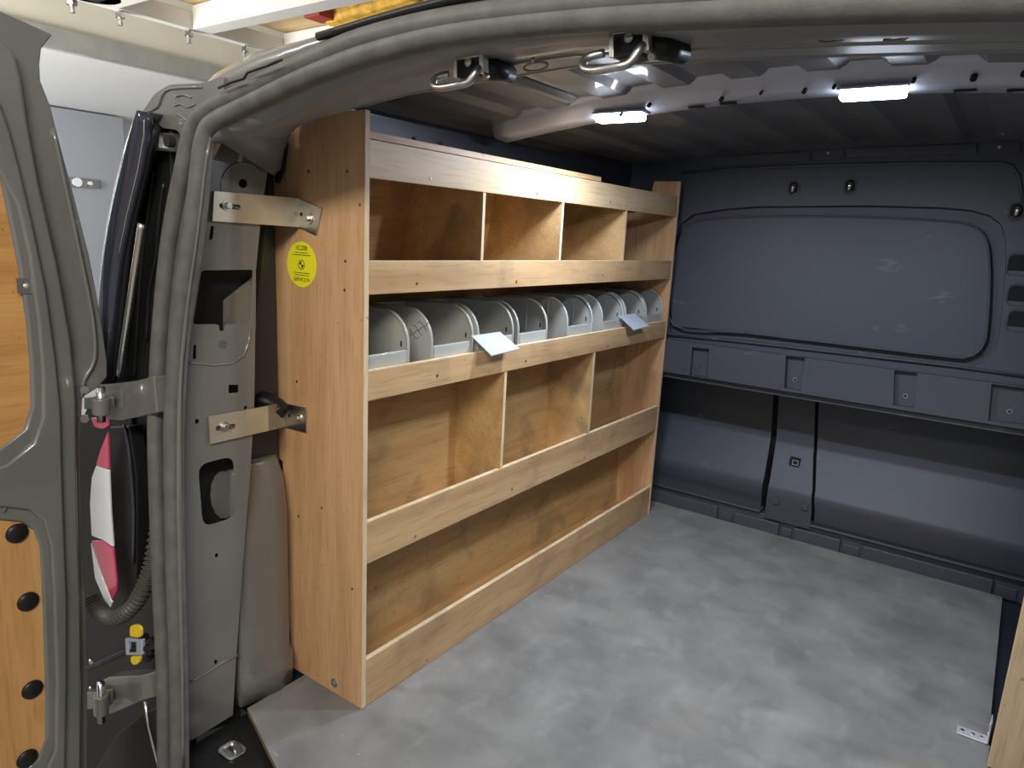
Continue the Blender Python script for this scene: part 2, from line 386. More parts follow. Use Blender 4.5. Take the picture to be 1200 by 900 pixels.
# ledge band below with bolt pockets
LP = ((0, 1.458, 0.53), (0, 1, -0.10))
def lp(u, v): return atp(u, v, *LP)
pk = [((811, 407), (831, 409), (829, 443), (808, 440)), ((921, 417), (943, 419), (938, 458), (919, 455)), ((1048, 434), (1075, 437), (1071, 478), (1047, 475)), ((1162, 450), (1240, 460), (1240, 503), (1158, 493))]
zb, zt = 0.553, 0.670
Zy = lambda z: 1.458+0.10*(z-0.53)
out = [V((xl, Zy(zb), zb)), V((xr, Zy(zb), zb)), V((xr, Zy(zt), zt)), V((xl, Zy(zt), zt))]
import itertools
groove = lambda u: 391+(u-782)*0.113
holes = [[lp(*p) for p in q] for q in pk]
for h in holes:
    for p in h:
        if p.z < zb+0.002: p.z = zb+0.002; p.y = Zy(p.z)
bm = BM(); plate(bm, out, holes, V((0, 0.034, 0))); obj('ledge', bm, 'plastic', wf, bevel=0.004)
for i, q in enumerate(pk):
    h = [lp(*p) for p in q]; lo = [p for p in h]; d = V((0, 0.022, 0))
    a, b, c, e = [p+d for p in h]
    bm = BM(); plate(bm, [a.lerp(e, .35), b.lerp(c, .35), c, e], [], V((0, 0.01, 0))); obj('bolt_pad', bm, 'plastic', wf, bevel=0.002)
    bm = BM(); strip(bm, [[a+V((0, .012, 0)), b+V((0, .012, 0))], [a.lerp(e, .35), b.lerp(c, .35)]]); obj('pocket_slope', bm, 'plastic', wf)
    m_ = (a+b+c+e)/4+(e-a)*0.22+(V((0.0, 0, 0)) if i < 3 else V((-0.03, 0, 0)))
    bm = BM(); cyl(bm, m_+V((0, 0, 0)), (0, -1, 0), 0.0075, 0.003, 16); b1 = obj('bolt', bm, 'steel', wf)
    bm = BM(); cyl(bm, m_+V((0, -0.003, 0)), (0, -1, 0), 0.004, 0.0008, 12); obj('bolt_hole', bm, 'void', b1)
bm = BM(); box(bm, (xl, 1.49, 0.548), (xr, 1.74, 0.558)); obj('ledge_underside', bm, 'plastic', wf)
# lower wall
B = 1.615
def smooth_prof(l): return [(q.x, q.y) for q in catmull([V((a, b, 0)) for a, b in l], 7)]
lowprof = smooth_prof([(1.700, 0.56), (1.700, 0.45), (1.699, 0.345), (1.685, 0.30), (1.628, 0.20), (1.614, 0.165), (1.618, 0.13), (1.632, 0.085), (1.637, 0.0)])
# the column widens towards the floor on its left side and stands nearly upright on its right
def table(z, t):
    for (za, xa), (zb_, xb_) in zip(t, t[1:]):
        if z >= zb_: return xb_+(xa-xb_)*(z-zb_)/(za-zb_)
    return t[-1][1]
def edge_l(z): return table(z, EL)
def edge_r(z): return table(z, ER)
def xfor(u, y, z):
    k = (u-600)/FPX; A = RT-fw*k; d = V((0, y, z))-CAM
    return -(A.y*d.y+A.z*d.z)/A.x+CAM.x
EL = [(.60, xfor(914, 1.676, .56)), (.45, xfor(913, 1.676, .45)), (.345, xfor(911, 1.675, .345)), (.30, xfor(909, 1.661, .30)), (.195, xfor(903, 1.604, .195)), (.12, xfor(899, 1.592, .12)), (-.1, xfor(895, 1.60, .05))]
ER = [(.60, xfor(957, 1.676, .56)), (.345, xfor(956, 1.675, .345)), (.30, xfor(955, 1.661, .30)), (.195, xfor(954, 1.604, .195)), (.12, xfor(953, 1.592, .12)), (-.1, xfor(952, 1.60, .05))]
bm = BM(); strip(bm, [[V((xl, y, z)), V((edge_l(z)-.028, y, z))] for y, z in lowprof]); o = obj('left_pocket', bm, 'plastic', wf); solid(o, 0.006, 0)
rp = smooth_prof([(1.684, 0.56), (1.684, 0.45), (1.683, 0.345), (1.670, 0.30), (1.608, 0.195), (1.594, 0.165), (1.597, 0.13), (1.606, 0.09), (1.610, 0.076)])
bm = BM(); X0, X1 = 0.510, 1.37
strip(bm, [[V((edge_r(z)+.004, y, z)), V((X1, y, z))] for y, z in rp]); o = obj('right_panel', bm, 'plastic', wf); solid(o, 0.006, 0)
cpf = smooth_prof([(1.668, 0.56), (1.668, 0.45), (1.667, 0.345), (1.653, 0.30), (1.598, 0.195), (1.586, 0.165), (1.586, 0.12), (1.590, 0.08), (1.592, 0.055)])
bm = BM(); strip(bm, [[V((edge_l(z), y, z)), V((edge_r(z)-.004, y, z))] for y, z in cpf]); colo = obj('column', bm, 'plastic', wf); solid(colo, 0.006, 0)
bm = BM(); box(bm, (xl, 1.72, -0.01), (xr, 1.74, 0.56)); obj('backing', bm, 'void', wf)
bm = BM(); box(bm, (0.540, 1.588, 0.064), (xr, 1.65, 0.072)); obj('panel_lip', bm, 'plastic', wf, bevel=0.003)
bm = BM(); box(bm, (xl, 1.592, 0.066), (0.37, 1.65, 0.074)); obj('panel_lip', bm, 'plastic', wf, bevel=0.003)
bm = BM(); box(bm, (xl, 1.606, -0.012), (xr, 1.66, 0.062)); obj('skirting', bm, 'plastic', wf, bevel=0.004)
for x0, x1, h in ((-0.3, 0.215, .048), (0.278, 0.442, .044), (0.492, 0.648, .044), (0.716, 1.088, .045), (1.16, 1.38, .045)):
    bm = BM(); box(bm, (x0, 1.592, -0.010), (x1, 1.61, h)); obj('skirting_block', bm, 'plastic', wf, bevel=0.004)
for x0, x1 in ((0.222, 0.270), (0.449, 0.485), (0.656, 0.708), (1.096, 1.152)):
    bm = BM(); box(bm, (x0, 1.602, -0.010), (x1, 1.61, 0.030)); obj('skirting_clip', bm, 'plastic', wf, bevel=0.003)
def on_column(u, v):
    for (ya, za), (yb_, zb2) in zip(cpf, cpf[1:]):
        t_ = V((0, yb_-ya, zb2-za)); n_ = V((0, t_.z, -t_.y)); q_ = atp(u, v, (0, ya, za), n_)
        if min(za, zb2)-1e-4 <= q_.z <= max(za, zb2)+1e-4: return q_
    return at(u, v, 1, 1.597)
for u, v in ((910, 587), (943, 594)):
    p = on_column(u, v); bm = BM(); box(bm, (p.x-.011, p.y-.009, p.z-.010), (p.x+.011, p.y+.006, p.z+.010)); obj('button', bm, 'plastic', colo, bevel=0.002)
p = on_column(932, 541); SY = p.y-.010
bm = BM(); box(bm, (p.x-.017, SY-.003, p.z-.015), (p.x+.017, SY+.014, p.z+.015)); sk = obj('socket', bm, 'void', colo)
bm = BM(); plate(bm, [V((p.x+.003+a, SY-.0035, p.z+b)) for a, b in ((-.011, -.010), (.011, -.010), (.011, .010), (-.011, .010))], [[V((p.x+.003+a, SY-.0035, p.z+b)) for a, b in ((-.007, -.006), (.007, -.006), (.007, .006), (-.007, .006))]], V((0, .002, 0)))
obj('socket_rim', bm, 'steel', sk)
# tie-down hooks
for u, v in ((930, 221), (996, 219), (1191, 248)):
    p = ub(u, v); bm = BM()
    plate(bm, [p+V((a, -0.003, b)) for a, b in rrect(0, 0, .038, .054, .018)], [[p+V((a, -0.003, b)) for a, b in rrect(0, 0, .027, .043, .013)]], NU*0.008); hk = obj('hook_bezel', bm, 'black', wf)
    bm = BM(); plate(bm, [p+V((a, -0.0012, b)) for a, b in rrect(0, 0, .032, .048, .015)], [], NU*0.002); obj('hook_recess', bm, 'void', hk)
    bm = BM(); tube(bm, [p+V((.000, -.006, .012)), p+V((.003, -.018, .006)), p+V((.001, -.016, -.006)), p+V((-.002, -.006, -.016))], [.008, .009, .006, .004], 10); obj('hook', bm, 'chrome', hk, smooth=True)
# vent slots by the right edge
for v in (311, 347, 377):
    p = ub(1203, v); bm = BM(); plate(bm, [p+V((a, -0.0015, b)) for a, b in rrect(0, 0, .085, .055, .014)], [], NU*0.002); obj('vent_slot', bm, 'void', wf)
    bm = BM(); tube(bm, [p+V((a, -.001, b)) for a, b in rrect(0, 0, .088, .058, .015)], .003, 6, True); obj('vent_rim', bm, 'plastic', wf, smooth=True)
# upper trim strips
def quad_ub(c, dep=0.008): return [ub(*q)-NU*dep for q in c]
for c in (((833, 184), (950, 177), (950, 188), (833, 195)), ((993, 174), (1145, 168), (1145, 180), (993, 185)), ((1199, 165), (1300, 161), (1300, 178), (1199, 180))):
    bm = BM(); plate(bm, quad_ub(c), [], NU*0.008); obj('header_strip', bm, 'plastic', wf, bevel=0.003)
for c, s in ((((953, 177), (990, 175), (990, 186), (953, 188)), (971, 180)), (((1148, 168), (1196, 166), (1196, 180), (1148, 181)), (1171, 173))):
    bm = BM(); plate(bm, quad_ub(c, .005), [], NU*0.005); q = obj('screw_plate', bm, 'plastic', wf, bevel=0.002)
    bm = BM(); cyl(bm, ub(*s)-NU*0.005, -NU, .004, .002, 12); obj('screw', bm, 'steel', q)
bm = BM(); tube(bm, [ub(*q) for q in ((800, 203), (860, 198), (950, 194), (1080, 191), (1170, 191), (1186, 194), (1194, 206), (1200, 240))], .0055, 8); obj('moulded_rib', bm, 'plastic', wf, smooth=True)
bm = BM(); tube(bm, [lp(*q)+V((0, .012, 0)) for q in ((776, 392), (870, 401), (1017, 418), (1120, 430), (1240, 447))], .004, 8); obj('moulded_rib', bm, 'plastic', wf, smooth=True)

# ================================================================== REAR OPENING
wb = thing('wall_rear', 'grey painted frame around the open rear of the van with holes in its pillar', 'wall', kind='structure')
OUT = [(190, 960), (188, 900), (187, 800), (182, 700), (178, 600), (175, 500), (179, 400), (187, 300), (197, 240), (207, 200), (214, 170), (223, 143), (240, 123), (270, 110), (307, 92), (360, 65), (420, 40), (520, 18), (667, 0), (800, -12), (1000, -22), (1250, -26)]
INN = [(216, 960), (214, 900), (213, 800), (210, 700), (208, 600), (208, 500), (214, 400), (228, 300), (236, 240), (239, 200), (243, 165), (253, 146), (287, 130), (320, 113), (367, 90), (410, 76), (453, 63), (533, 43), (667, 28), (800, 22), (1000, 12), (1250, 2)]
O3 = catmull([op(*p) for p in OUT], 4); I3 = catmull([op(*p) for p in INN], 4)
sl = thing('weather_seal', 'thick grey rubber seal around the rear door opening', 'seal', (O3[0].x, O3[0].y, O3[0].z))
end = V((1.28, 0, 0))
def tail(P, inset):  # carry the seal on round the side the photo does not show
    x = 1.275-inset
    return P+[V((x-0.03, -0.245, P[-1].z-0.012)), V((x, -0.252, P[-1].z-0.07)), V((x+.01, -0.30, 0.4)), V((x+.01, -0.338, -0.04))]
c1 = [a.lerp(b, 0.23) for a, b in zip(O3, I3)]; c2_ = [a.lerp(b, 0.75)+V((0, 0.004, 0)) for a, b in zip(O3, I3)]
wd = [(a-b).length for a, b in zip(O3, I3)]
bm = BM(); t1 = tail(c1, 0); tube(bm, t1, [.0145 for k in wd]+[.014]*4, 12); obj('outer_bead', bm, 'rubber', sl, smooth=True)
bm = BM(); t2 = tail(c2_, 0.03); tube(bm, t2, [.0155 for k in wd]+[.015]*4, 12); obj('inner_bead', bm, 'rubber', sl, smooth=True)
bm = BM(); strip(bm, [[p+V((0, .010, 0)) for p in O3], [p+V((0, .010, 0)) for p in I3]]); o = obj('seal_web', bm, 'rubber', sl); solid(o, .006, 0)

# flange from the seal back to the pillar face
PX = -0.19
PLE = [(224, 868), (222, 800), (218, 700), (215, 600), (213, 500), (213, 440), (216, 400), (221, 360), (228, 310), (237, 260), (247, 200), (256, 168)]
INL = [(214, 900), (213, 800), (210, 700), (208, 600), (208, 500), (210, 450), (214, 400), (220, 350), (227, 305), (234, 252), (240, 195), (246, 160)]
a3 = [op(*p) for p in px_resample(INL, 30)]; b3 = [at(*p, 0, PX) for p in px_resample(PLE, 30)]
mid = [a.lerp(b, .45)+V((0.014, -0.006, 0)) for a, b in zip(a3, b3)]
bm = BM(); strip(bm, [[p+V((-0.02, 0.01, 0)) for p in a3], a3, mid, b3]); o = obj('pillar_flange', bm, 'paint', wb, smooth=True); solid(o, .003, 0)
# pillar face with its openings
P2 = lambda l: [at(u, v, 0, PX) for u, v in l]
pil = [(224, 868), (222, 800), (218, 700), (215, 600), (213, 500), (213, 440), (216, 400), (221, 360), (228, 310), (237, 260), (247, 200), (256, 168), (270, 145), (326, 145), (322, 170), (313, 205), (305, 265), (300, 317), (299, 415), (298, 478), (293, 560), (288, 620), (282, 700), (277, 770), (273, 838)]
h1 = roundpoly([(236, 317), (297, 316), (295, 348), (293, 380), (264, 380), (263, 388), (257, 388), (257, 380), (226, 380)], 4)
h2 = roundpoly([(232, 545), (274, 534), (277, 606), (238, 618)], 13)
def ell(u, v, a, b, n=14): return [(u+a*math.cos(2*math.pi*k/n), v+b*math.sin(2*math.pi*k/n)) for k in range(n)]
hs = [h1, h2, ell(285, 215, 5, 5.5), roundpoly([(247, 265), (251, 265), (249, 281), (245, 281)], 1), roundpoly([(227, 404), (230, 404), (230, 421), (226, 421)], 1),
      roundpoly([(268, 451), (280, 451), (280, 460), (268, 461)], 1.5), ell(231, 494, 2.6, 3), ell(288, 478, 2, 2.4), ell(254, 651, 2, 2.6), ell(253, 776, 2, 2.8), ell(261, 403, 4, 4.5)]
bm = BM(); plate(bm, P2(pil), [P2(h) for h in hs[:-1]], V((-0.003, 0, 0))); pf = obj('pillar', bm, 'paint', wb, bevel=0.001)
bm = BM(); cyl(bm, at(261, 403, 0, PX), (1, 0, 0), .008, .0015, 16); obj('grommet', bm, 'rubber', pf)
bm = BM(); q = [at(u, v, 0, PX-0.045) for u, v in ((205, 868), (200, 150), (322, 130), (292, 470), (282, 845))]; plate(bm, q, [], V((-.004, 0, 0))); obj('pillar_cavity', bm, 'void', wb)
bm = BM(); plate(bm, [at(u, v, 0, PX-0.035) for u, v in ((262, 372), (262, 352), (300, 322), (300, 385), (262, 385))], [], V((-.003, 0, 0))); obj('inner_web', bm, 'paint', wb)
bm = BM(); plate(bm, [at(u, v, 0, PX-0.035) for u, v in ell(262, 580, 15, 28)], [], V((-.003, 0, 0))); obj('inner_web', bm, 'paint', wb)
# pressed rings and ribs on the pillar
bm = BM(); tube(bm, [at(u, v, 0, PX+.0005) for u, v in ell(284, 218, 25, 27, 24)], .002, 6, True); obj('pressed_ring', bm, 'paint', pf, smooth=True)
bm = BM(); tube(bm, [at(u, v, 0, PX+.0005) for u, v in catmull([V((222, 425, 0)), V((262, 428, 0)), V((284, 420, 0)), V((292, 400, 0)), V((293, 384, 0))], 3) and [(222, 425), (250, 428), (272, 426), (286, 416), (292, 400), (293, 386)]], .002, 6); obj('pressed_rib', bm, 'paint', pf, smooth=True)
bm = BM(); tube(bm, P2([(221, 800), (240, 790), (258, 778), (278, 768)]), .003, 6); obj('pressed_rib', bm, 'paint', pf, smooth=True)
for pts in (ell(283, 165, 13, 3.5), [(281, 176), (287, 175), (283, 190), (278, 190)]):
    bm = BM(); plate(bm, [at(u, v, 0, PX+.0003) for u, v in pts], [], V((.0008, 0, 0))); obj('sealant', bm, 'primer', pf)
bm = BM(); tube(bm, P2([(247, 200), (240, 245), (231, 300), (222, 355), (214, 410), (213, 440)]), .0022, 6); obj('seam', bm, 'paint', wb, smooth=True)
# rounded lower body next to the pillar
zz = [0.0, 0.06, 0.07, 0.25, 0.40, 0.47, 0.50, 0.515, 0.52]
def secx(z):
    s = 0 if z < .40 else (z-.40)/.12
    xo = -0.205-0.012*(z < .065) * -1
    d = 0.035*s*s
    return [V((PX-.06, -0.155, z)), V((PX-.012, -0.155+.02*s, z)), V((xo-d, -0.120+.02*s, z)), V((xo-d+.006, -0.07, z)), V((xo-d-.002, -0.03, z)), V((xo-d-.03, -0.005, z)), V((-0.30, -0.004, z))]
bm = BM(); strip(bm, [secx(z) for z in zz]+[[V((-0.30, -0.1+.015*i, .522)) for i in range(7)]]); o = obj('inner_arch', bm, 'paint', wb, smooth=True); solid(o, .003, 0)
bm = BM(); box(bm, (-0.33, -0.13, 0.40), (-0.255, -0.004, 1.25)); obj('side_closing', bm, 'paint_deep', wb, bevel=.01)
bm = BM(); tube(bm, catmull([at(294, 476, 1, -0.06), at(304, 470, 1, -0.05), at(318, 474, 1, -0.035), at(330, 484, 1, -0.028)], 5), .022, 12); obj('grommet', bm, 'black', wb, smooth=True)
bm = BM(); plate(bm, [at(u, v, 1, -0.004) for u, v in ((326, 178), (333, 150), (338, 170), (334, 200), (328, 215))], [], V((0, -.01, 0))); obj('grommet', bm, 'black', wb)

# header above the opening: from the seal up and in to its inner edge
HA = [(243, 165), (253, 146), (287, 130), (320, 113), (367, 90), (453, 63), (533, 43), (667, 28), (800, 22), (1000, 12), (1250, 2)]
HM = [(262, 168), (285, 158), (315, 152), (345, 137), (400, 108), (468, 84), (545, 62), (672, 45), (800, 38), (1000, 30), (1250, 22)]
HB = [(320, 205), (326, 172), (334, 158), (352, 145), (405, 128), (480, 108), (560, 94), (680, 75), (800, 70), (1000, 62), (1250, 56)]
n = 44
ha = [op(*p)+V((0, .006, 0)) for p in px_resample(HA, n)]; hm_ = [atp(*p, (0, -.20, 0), (0, 1, 0)) for p in px_resample(HM, n)]
hb = [at(*p, 1, -0.055) for p in px_resample(HB, n)]
hc = [V((p.x-.0, p.y+.015, p.z+.012)) for p in hb]; hd = [V((p.x-.01 if p.x < 0.05 else p.x, p.y+.03, max(p.z, min(zc(p.x)+.05, p.z+.14)))) for p in hb]
bm = BM(); strip(bm, [ha, hm_, hb, hc, hd]); o = obj('door_header', bm, 'paint_dull', wb, smooth=True); solid(o, .004, 0)
bm = BM(); tube(bm, [a.lerp(b, .5)+V((0, 0, -.001)) for a, b in zip(hm_[12:], hb[12:])], .004, 6); obj('pressed_rib', bm, 'paint', wb, smooth=True)
bm = BM(); tube(bm, [a+V((0, 0, -.001)) for a in hb[6:]], .003, 6); obj('header_edge', bm, 'paint', wb, smooth=True)
for u, v, a, b in ((365, 118, 22, 7), (470, 88, 10, 3), (628, 78, 14, 5), (745, 52, 16, 5), (1050, 45, 14, 2.5), (975, 45, 16, 4.5), (1130, 32, 20, 3), (820, 36, 10, 3)):
    pts = [at(p, q - (p-u)*.14, 1, -0.145) for p, q in ell(u, v, a, b, 18)]; bm = BM(); tube(bm, pts, .0016, 6, True); obj('pressed_ring', bm, 'paint', wb, smooth=True)
for u, v in ((500, 72), (625, 70), (785, 38), (905, 32), (1068, 32), (1110, 30)):
    p = at(u, v, 1, -0.15); bm = BM(); cyl(bm, p, (0, -1, -.6), .0035, .004, 10, dome=True); obj('weld_nut', bm, 'steel', wb)
# exterior skin over the opening, roof edge
TA = [(200, 300), (204, 240), (212, 190), (222, 150), (232, 128), (244, 116), (270, 104), (307, 88), (360, 62), (420, 36), (520, 14), (667, -4), (800, -16), (1000, -28), (1250, -32)]
TB = [(196, 300), (200, 240), (208, 180), (217, 140), (230, 112), (240, 98), (257, 84), (300, 62), (340, 52), (375, 43), (500, 6), (650, -32), (800, -60), (1000, -80), (1250, -90)]
n = 50
ta = [op(*p)+V((0, .012, 0)) for p in px_resample(TA, n)]; tb = [at(*p, 1, -0.215) for p in px_resample(TB, n)]
tm = [a.lerp(b, .5)+V((-.004, -.006, .006)) for a, b in zip(ta, tb)]
td = [V((p.x-.02, -.05, p.z-.02)) if p.x < .12 else V((p.x, -.015, zc(p.x)+.056)) for p in tb]
bm = BM(); strip(bm, [ta, tm, tb, td]); o = obj('roof_edge', bm, 'paint', wb, smooth=True); solid(o, .003, 0)
bm = BM(); tube(bm, [at(u, v, 1, -0.235) for u, v in ((373, 43), (400, 35), (440, 23), (480, 12), (520, 2), (600, -18))], .006, 8); obj('roof_moulding', bm, 'black', wb, smooth=True)
bm = BM(); tube(bm, [at(u, v, 1, -0.262) for u, v in ((256, 103), (272, 96), (286, 92), (290, 85), (310, 78), (330, 70))], .002, 6); obj('roof_seam', bm, 'black', wb, smooth=True)
bm = BM(); box(bm, (1.27, -0.33, -0.06), (1.43, -0.24, 1.33)); obj('right_pillar', bm, 'paint', wb, bevel=.01)
bm = BM(); strip(bm, [[V((-.2+1.62*i/30, y, zc(-.2+1.62*i/30)+dz)) for i in range(31)] for y, dz in ((-.02, .057), (.2, .064), (1.0, .068), (1.68, .064))]); o = obj('roof_exterior', bm, 'paint', rf, smooth=True); solid(o, .004, 1)
# jamb outside the seal
so = [op(*p) for p in px_resample(OUT[:12], 30)]
bm = BM(); strip(bm, [so, [p+V((-.022, .02, 0)) for p in so], [p+V((-.06, .05, 0)) for p in so]]); o = obj('jamb_return', bm, 'paint', wb, smooth=True); solid(o, .003, 0)
JY = -0.235
J = lambda l, y=JY: [at(u, v, 1, y) for u, v in l]
bm = BM(); plate(bm, J(roundpoly([(262, 88), (240, 97), (198, 99), (181, 110), (166, 132), (176, 131), (189, 150), (208, 152), (228, 190), (262, 120)], 5)), [], V((0, .03, 0))); cap = obj('corner_panel', bm, 'paint', wb, bevel=.004)
bm = BM(); plate(bm, J([(189, 149), (178, 197), (166, 237), (151, 327), (141, 425), (134, 450), (106, 470), (84, 520), (80, 700), (76, 800), (70, 990), (205, 990), (200, 800), (196, 600), (190, 500), (196, 400), (205, 300), (214, 235), (219, 190), (222, 149)], -.22), [], V((0, .03, 0))); obj('jamb', bm, 'black', wb)
for l, r in (([(166, 133), (184, 126), (190, 112), (200, 104), (236, 102)], .0022), ([(205, 113), (215, 111), (224, 114)], .0018), ([(204, 124), (212, 122), (220, 126), (228, 122)], .0012), ([(206, 132), (214, 138), (219, 141)], .0016)):
    bm = BM(); tube(bm, catmull(J(l, JY-.001), 3), r, 6); obj('crease', bm, 'paint', cap, smooth=True)
for l, r in (([(192, 215), (187, 250), (183, 300), (175, 340), (172, 400)], .004), ([(152, 455), (158, 520), (158, 640), (152, 700)], .005), ([(180, 200), (172, 260), (165, 320), (160, 400), (158, 440)], .004)):
    bm = BM(); tube(bm, catmull(J(l, -.222), 4), r, 8); obj('jamb_rib', bm, 'black', wb, smooth=True)
bm = BM(); plate(bm, J([(184, 155), (202, 156), (200, 177), (183, 176)], -.245), [J([(187, 158), (199, 159), (197, 174), (186, 173)], -.245)], V((0, .02, 0))); ck = obj('stop_housing', bm, 'steel', wb)
bm = BM(); plate(bm, J([(186, 158), (200, 159), (198, 175), (185, 174)], -.238), [], V((0, .01, 0))); obj('stop_face', bm, 'beam', ck)
bm = BM(); cyl(bm, at(203, 166, 1, -.25), (0, -1, 0), .010, .012, 16); obj('rubber_stop', bm, 'void', ck)
# bumper and lower rear
bp = [(104, 990), (112, 900), (135, 862), (165, 838), (184, 828), (190, 990)]
bm = BM(); plate(bm, J(bp, -.33), [], V((0, .08, 0))); bu = obj('bumper', bm, 'black', wb, bevel=.01, seg=3)
bm = BM(); tube(bm, J([(170, 822), (174, 850), (180, 875), (188, 905)], -.335), .003, 8); obj('bumper_highlight', bm, 'chrome', bu, smooth=True)  # highlight line on the black bumper, put in as a chrome tube
bm = BM(); box(bm, (-.46, -.18, -.35), (-.42, 1.7, 1.0)); obj('body_side', bm, 'paint', wb, bevel=.01)

# ---- door latches on the header
def latch(nm, u, v, label, k=1.0, LY0=-.05):
    LY = LY0
    o0 = at(u, v, 1, -.18); t = thing(nm, label, 'door latch', o0, group=None)
    K = lambda du, dv, y=-.13: at(u+du*k, v+dv*k, 1, y+LY)
    bm = BM(); plate(bm, [K(-18, -14), K(17, -19), K(18, 5), K(12, 7), K(12, -13), K(-14, -9), K(-14, 12), K(-18, 12)], [], V((0, .010, 0))); obj('hook_plate', bm, 'zinc', t, bevel=.0008)
    bm = BM(); plate(bm, [K(-14, -9, -.121), K(12, -13, -.121), K(12, 9, -.121), K(-14, 14, -.121)], [], V((0, .03, 0))); obj('latch_housing', bm, 'black', t, bevel=.003)
    bm = BM(); tube(bm, catmull([K(-22, 8, -.12), K(-37, 12, -.13), K(-42, 20, -.14), K(-34, 24, -.145), K(-14, 21, -.145), K(0, 17, -.14), K(9, 5, -.135), K(17, -1, -.12)], 4), .0048, 10); obj('latch_rod', bm, 'steel', t, smooth=True)
    bm = BM(); cyl(bm, K(0, -6, -.123), (0, -1, 0), .006, .004, 14, dome=True); obj('rivet', bm, 'steel', t)
    bm = BM(); tube(bm, [K(17, 0, -.11), K(28, 2, -.10), K(48, 8, -.06)], [.010, .014, .012], 12); obj('rubber_buffer', bm, 'black', t, smooth=True)
    bm = BM(); cyl(bm, K(22, 10, -.12), (0, -1, -.5), .004, .006, 10); obj('bolt', bm, 'steel', t)
    return t
latch('door_latch', 549, 79, 'bent steel rod door latch, the left one under the header', 1.0, -.06)
latch('door_latch', 737, 52, 'bent steel rod door latch, the right one under the header', 1.3, -.085)

# ---- striker in the sill
p = at(272, 880, 2, -.017)
t = thing('floor_striker', 'oval steel striker cup set into the black rear sill', 'striker', p)
def rl(w_, h_, r_, z): return [p+V((a, b, z)) for a, b in rrect(0, 0, w_, h_, r_)]
bm = BM(); plate(bm, rl(.050, .042, .014, .003), [rl(.034, .026, .008, .003)], V((0, 0, -.003))); obj('striker_rim', bm, 'chrome', t, bevel=.001)
bm = BM(); plate(bm, rl(.034, .026, .008, .0006), [], V((0, 0, -.001))); obj('cup', bm, 'steel', t)
bm = BM(); tube(bm, [p+V((-.012, 0, .001)), p+V((0, .004, .004)), p+V((.012, 0, .001))], .003, 8); obj('striker_bar', bm, 'steel', t, smooth=True)

# ================================================================== REAR DOOR (open)
DX = -0.385
D = lambda l, x=DX: [at(u, v, 0, x) for u, v in l]
def ext(l, x, ytop, ybot):   # close the outline beyond the frame's left edge
    a = at(*l[0], 0, x); b = at(*l[-1], 0, x)
    return [V((x, -1.0, a.z-.0)), *[at(u, v, 0, x) for u, v in l], V((x, -1.0, b.z))]
dr = thing('door_1', 'open grey rear door with orange plywood panels on its inside', 'door', (DX, -0.33, 0.0), kind='structure')
edge = [(-60, -20), (0, 13), (30, 26), (62, 41), (56, 48), (49, 57), (47, 75), (48, 95), (60, 126), (75, 185), (86, 225), (105, 300), (120, 380), (126, 425), (126, 442), (114, 455), (97, 466), (95, 520), (97, 650), (101, 700), (103, 800), (103, 900), (100, 990)]
bm = BM(); plate(bm, ext(edge, DX-.02, 0, 0), [], V((-.022, 0, 0))); obj('door_skin', bm, 'paint', dr, bevel=.003)
L2 = [(-60, 10), (0, 45), (18, 62), (26, 95), (34, 150), (46, 215), (68, 310), (84, 400), (90, 470), (91, 560), (93, 650), (95, 700), (96, 800), (95, 990)]
winp = [(-40, 150), (0, 204), (12, 262), (22, 312), (32, 380), (36, 428), (37, 478), (28, 506), (0, 528), (-60, 548)]
low = [(-60, 607), (0, 610), (24, 612), (40, 622), (47, 642), (50, 700), (53, 800), (53, 868), (46, 888), (28, 905), (0, 915), (-60, 930)]
def cl(l, x): 
    a = at(*l[0], 0, x); b = at(*l[-1], 0, x)
    return [V((x, -.93, a.z)), *[at(u, v, 0, x) for u, v in l], V((x, -.93, b.z))]
bm = BM(); plate(bm, ext(L2, DX, 0, 0), [cl(winp, DX), cl(low, DX)], V((-.02, 0, 0))); obj('door_frame', bm, 'paint', dr, bevel=.006, seg=3)
L1 = [(-60, 40), (0, 120), (12, 155), (24, 200), (40, 268), (55, 340), (66, 420), (72, 483), (74, 567), (77, 650), (79, 700), (79, 800), (76, 990)]
win2 = [(-40, 140), (-4, 196), (20, 240), (34, 300), (45, 380), (50, 440), (50, 490), (40, 520), (8, 545), (-60, 565)]
low2 = [(-60, 590), (0, 594), (34, 598), (52, 612), (60, 640), (63, 700), (66, 800), (65, 880), (54, 906), (30, 925), (-60, 955)]
bm = BM(); plate(bm, ext(L1, DX+.010, 0, 0), [cl(win2, DX+.010), cl(low2, DX+.010)], V((-.012, 0, 0))); obj('raised_frame', bm, 'paint', dr, bevel=.005, seg=3)
bm = BM(); plate(bm, cl(winp, DX-.006), [], V((-.012, 0, 0))); up_ = obj('window_board', bm, 'wood_door', dr)
bm = BM(); plate(bm, cl(low, DX-.004), [], V((-.012, 0, 0))); lw_ = obj('lower_board', bm, 'wood_door2', dr)
for u, v in ((20, 625), (33, 705), (38, 808), (32, 889)):
    bm = BM(); cyl(bm, at(u, v, 0, DX-.004), (1, 0, 0), .0185, .007, 24, dome=True); obj('plug', bm, 'black', lw_, smooth=True)
for y in (-.60, -.75, -.89):
    for z in (.40, -.03):
        bm = BM(); cyl(bm, (DX-.004, y, z), (1, 0, 0), .0185, .007, 24, dome=True); obj('plug', bm, 'black', lw_, smooth=True)
bm = BM(); plate(bm, D([(19, 326), (36, 326), (38, 344), (21, 344)], DX+.002), [], V((-.002, 0, 0))); cpl = obj('board_clip', bm, 'zinc', up_)
bm = BM(); cyl(bm, at(31, 335, 0, DX+.002), (1, 0, 0), .005, .004, 8, dome=True); obj('screw', bm, 'zinc_y', cpl)
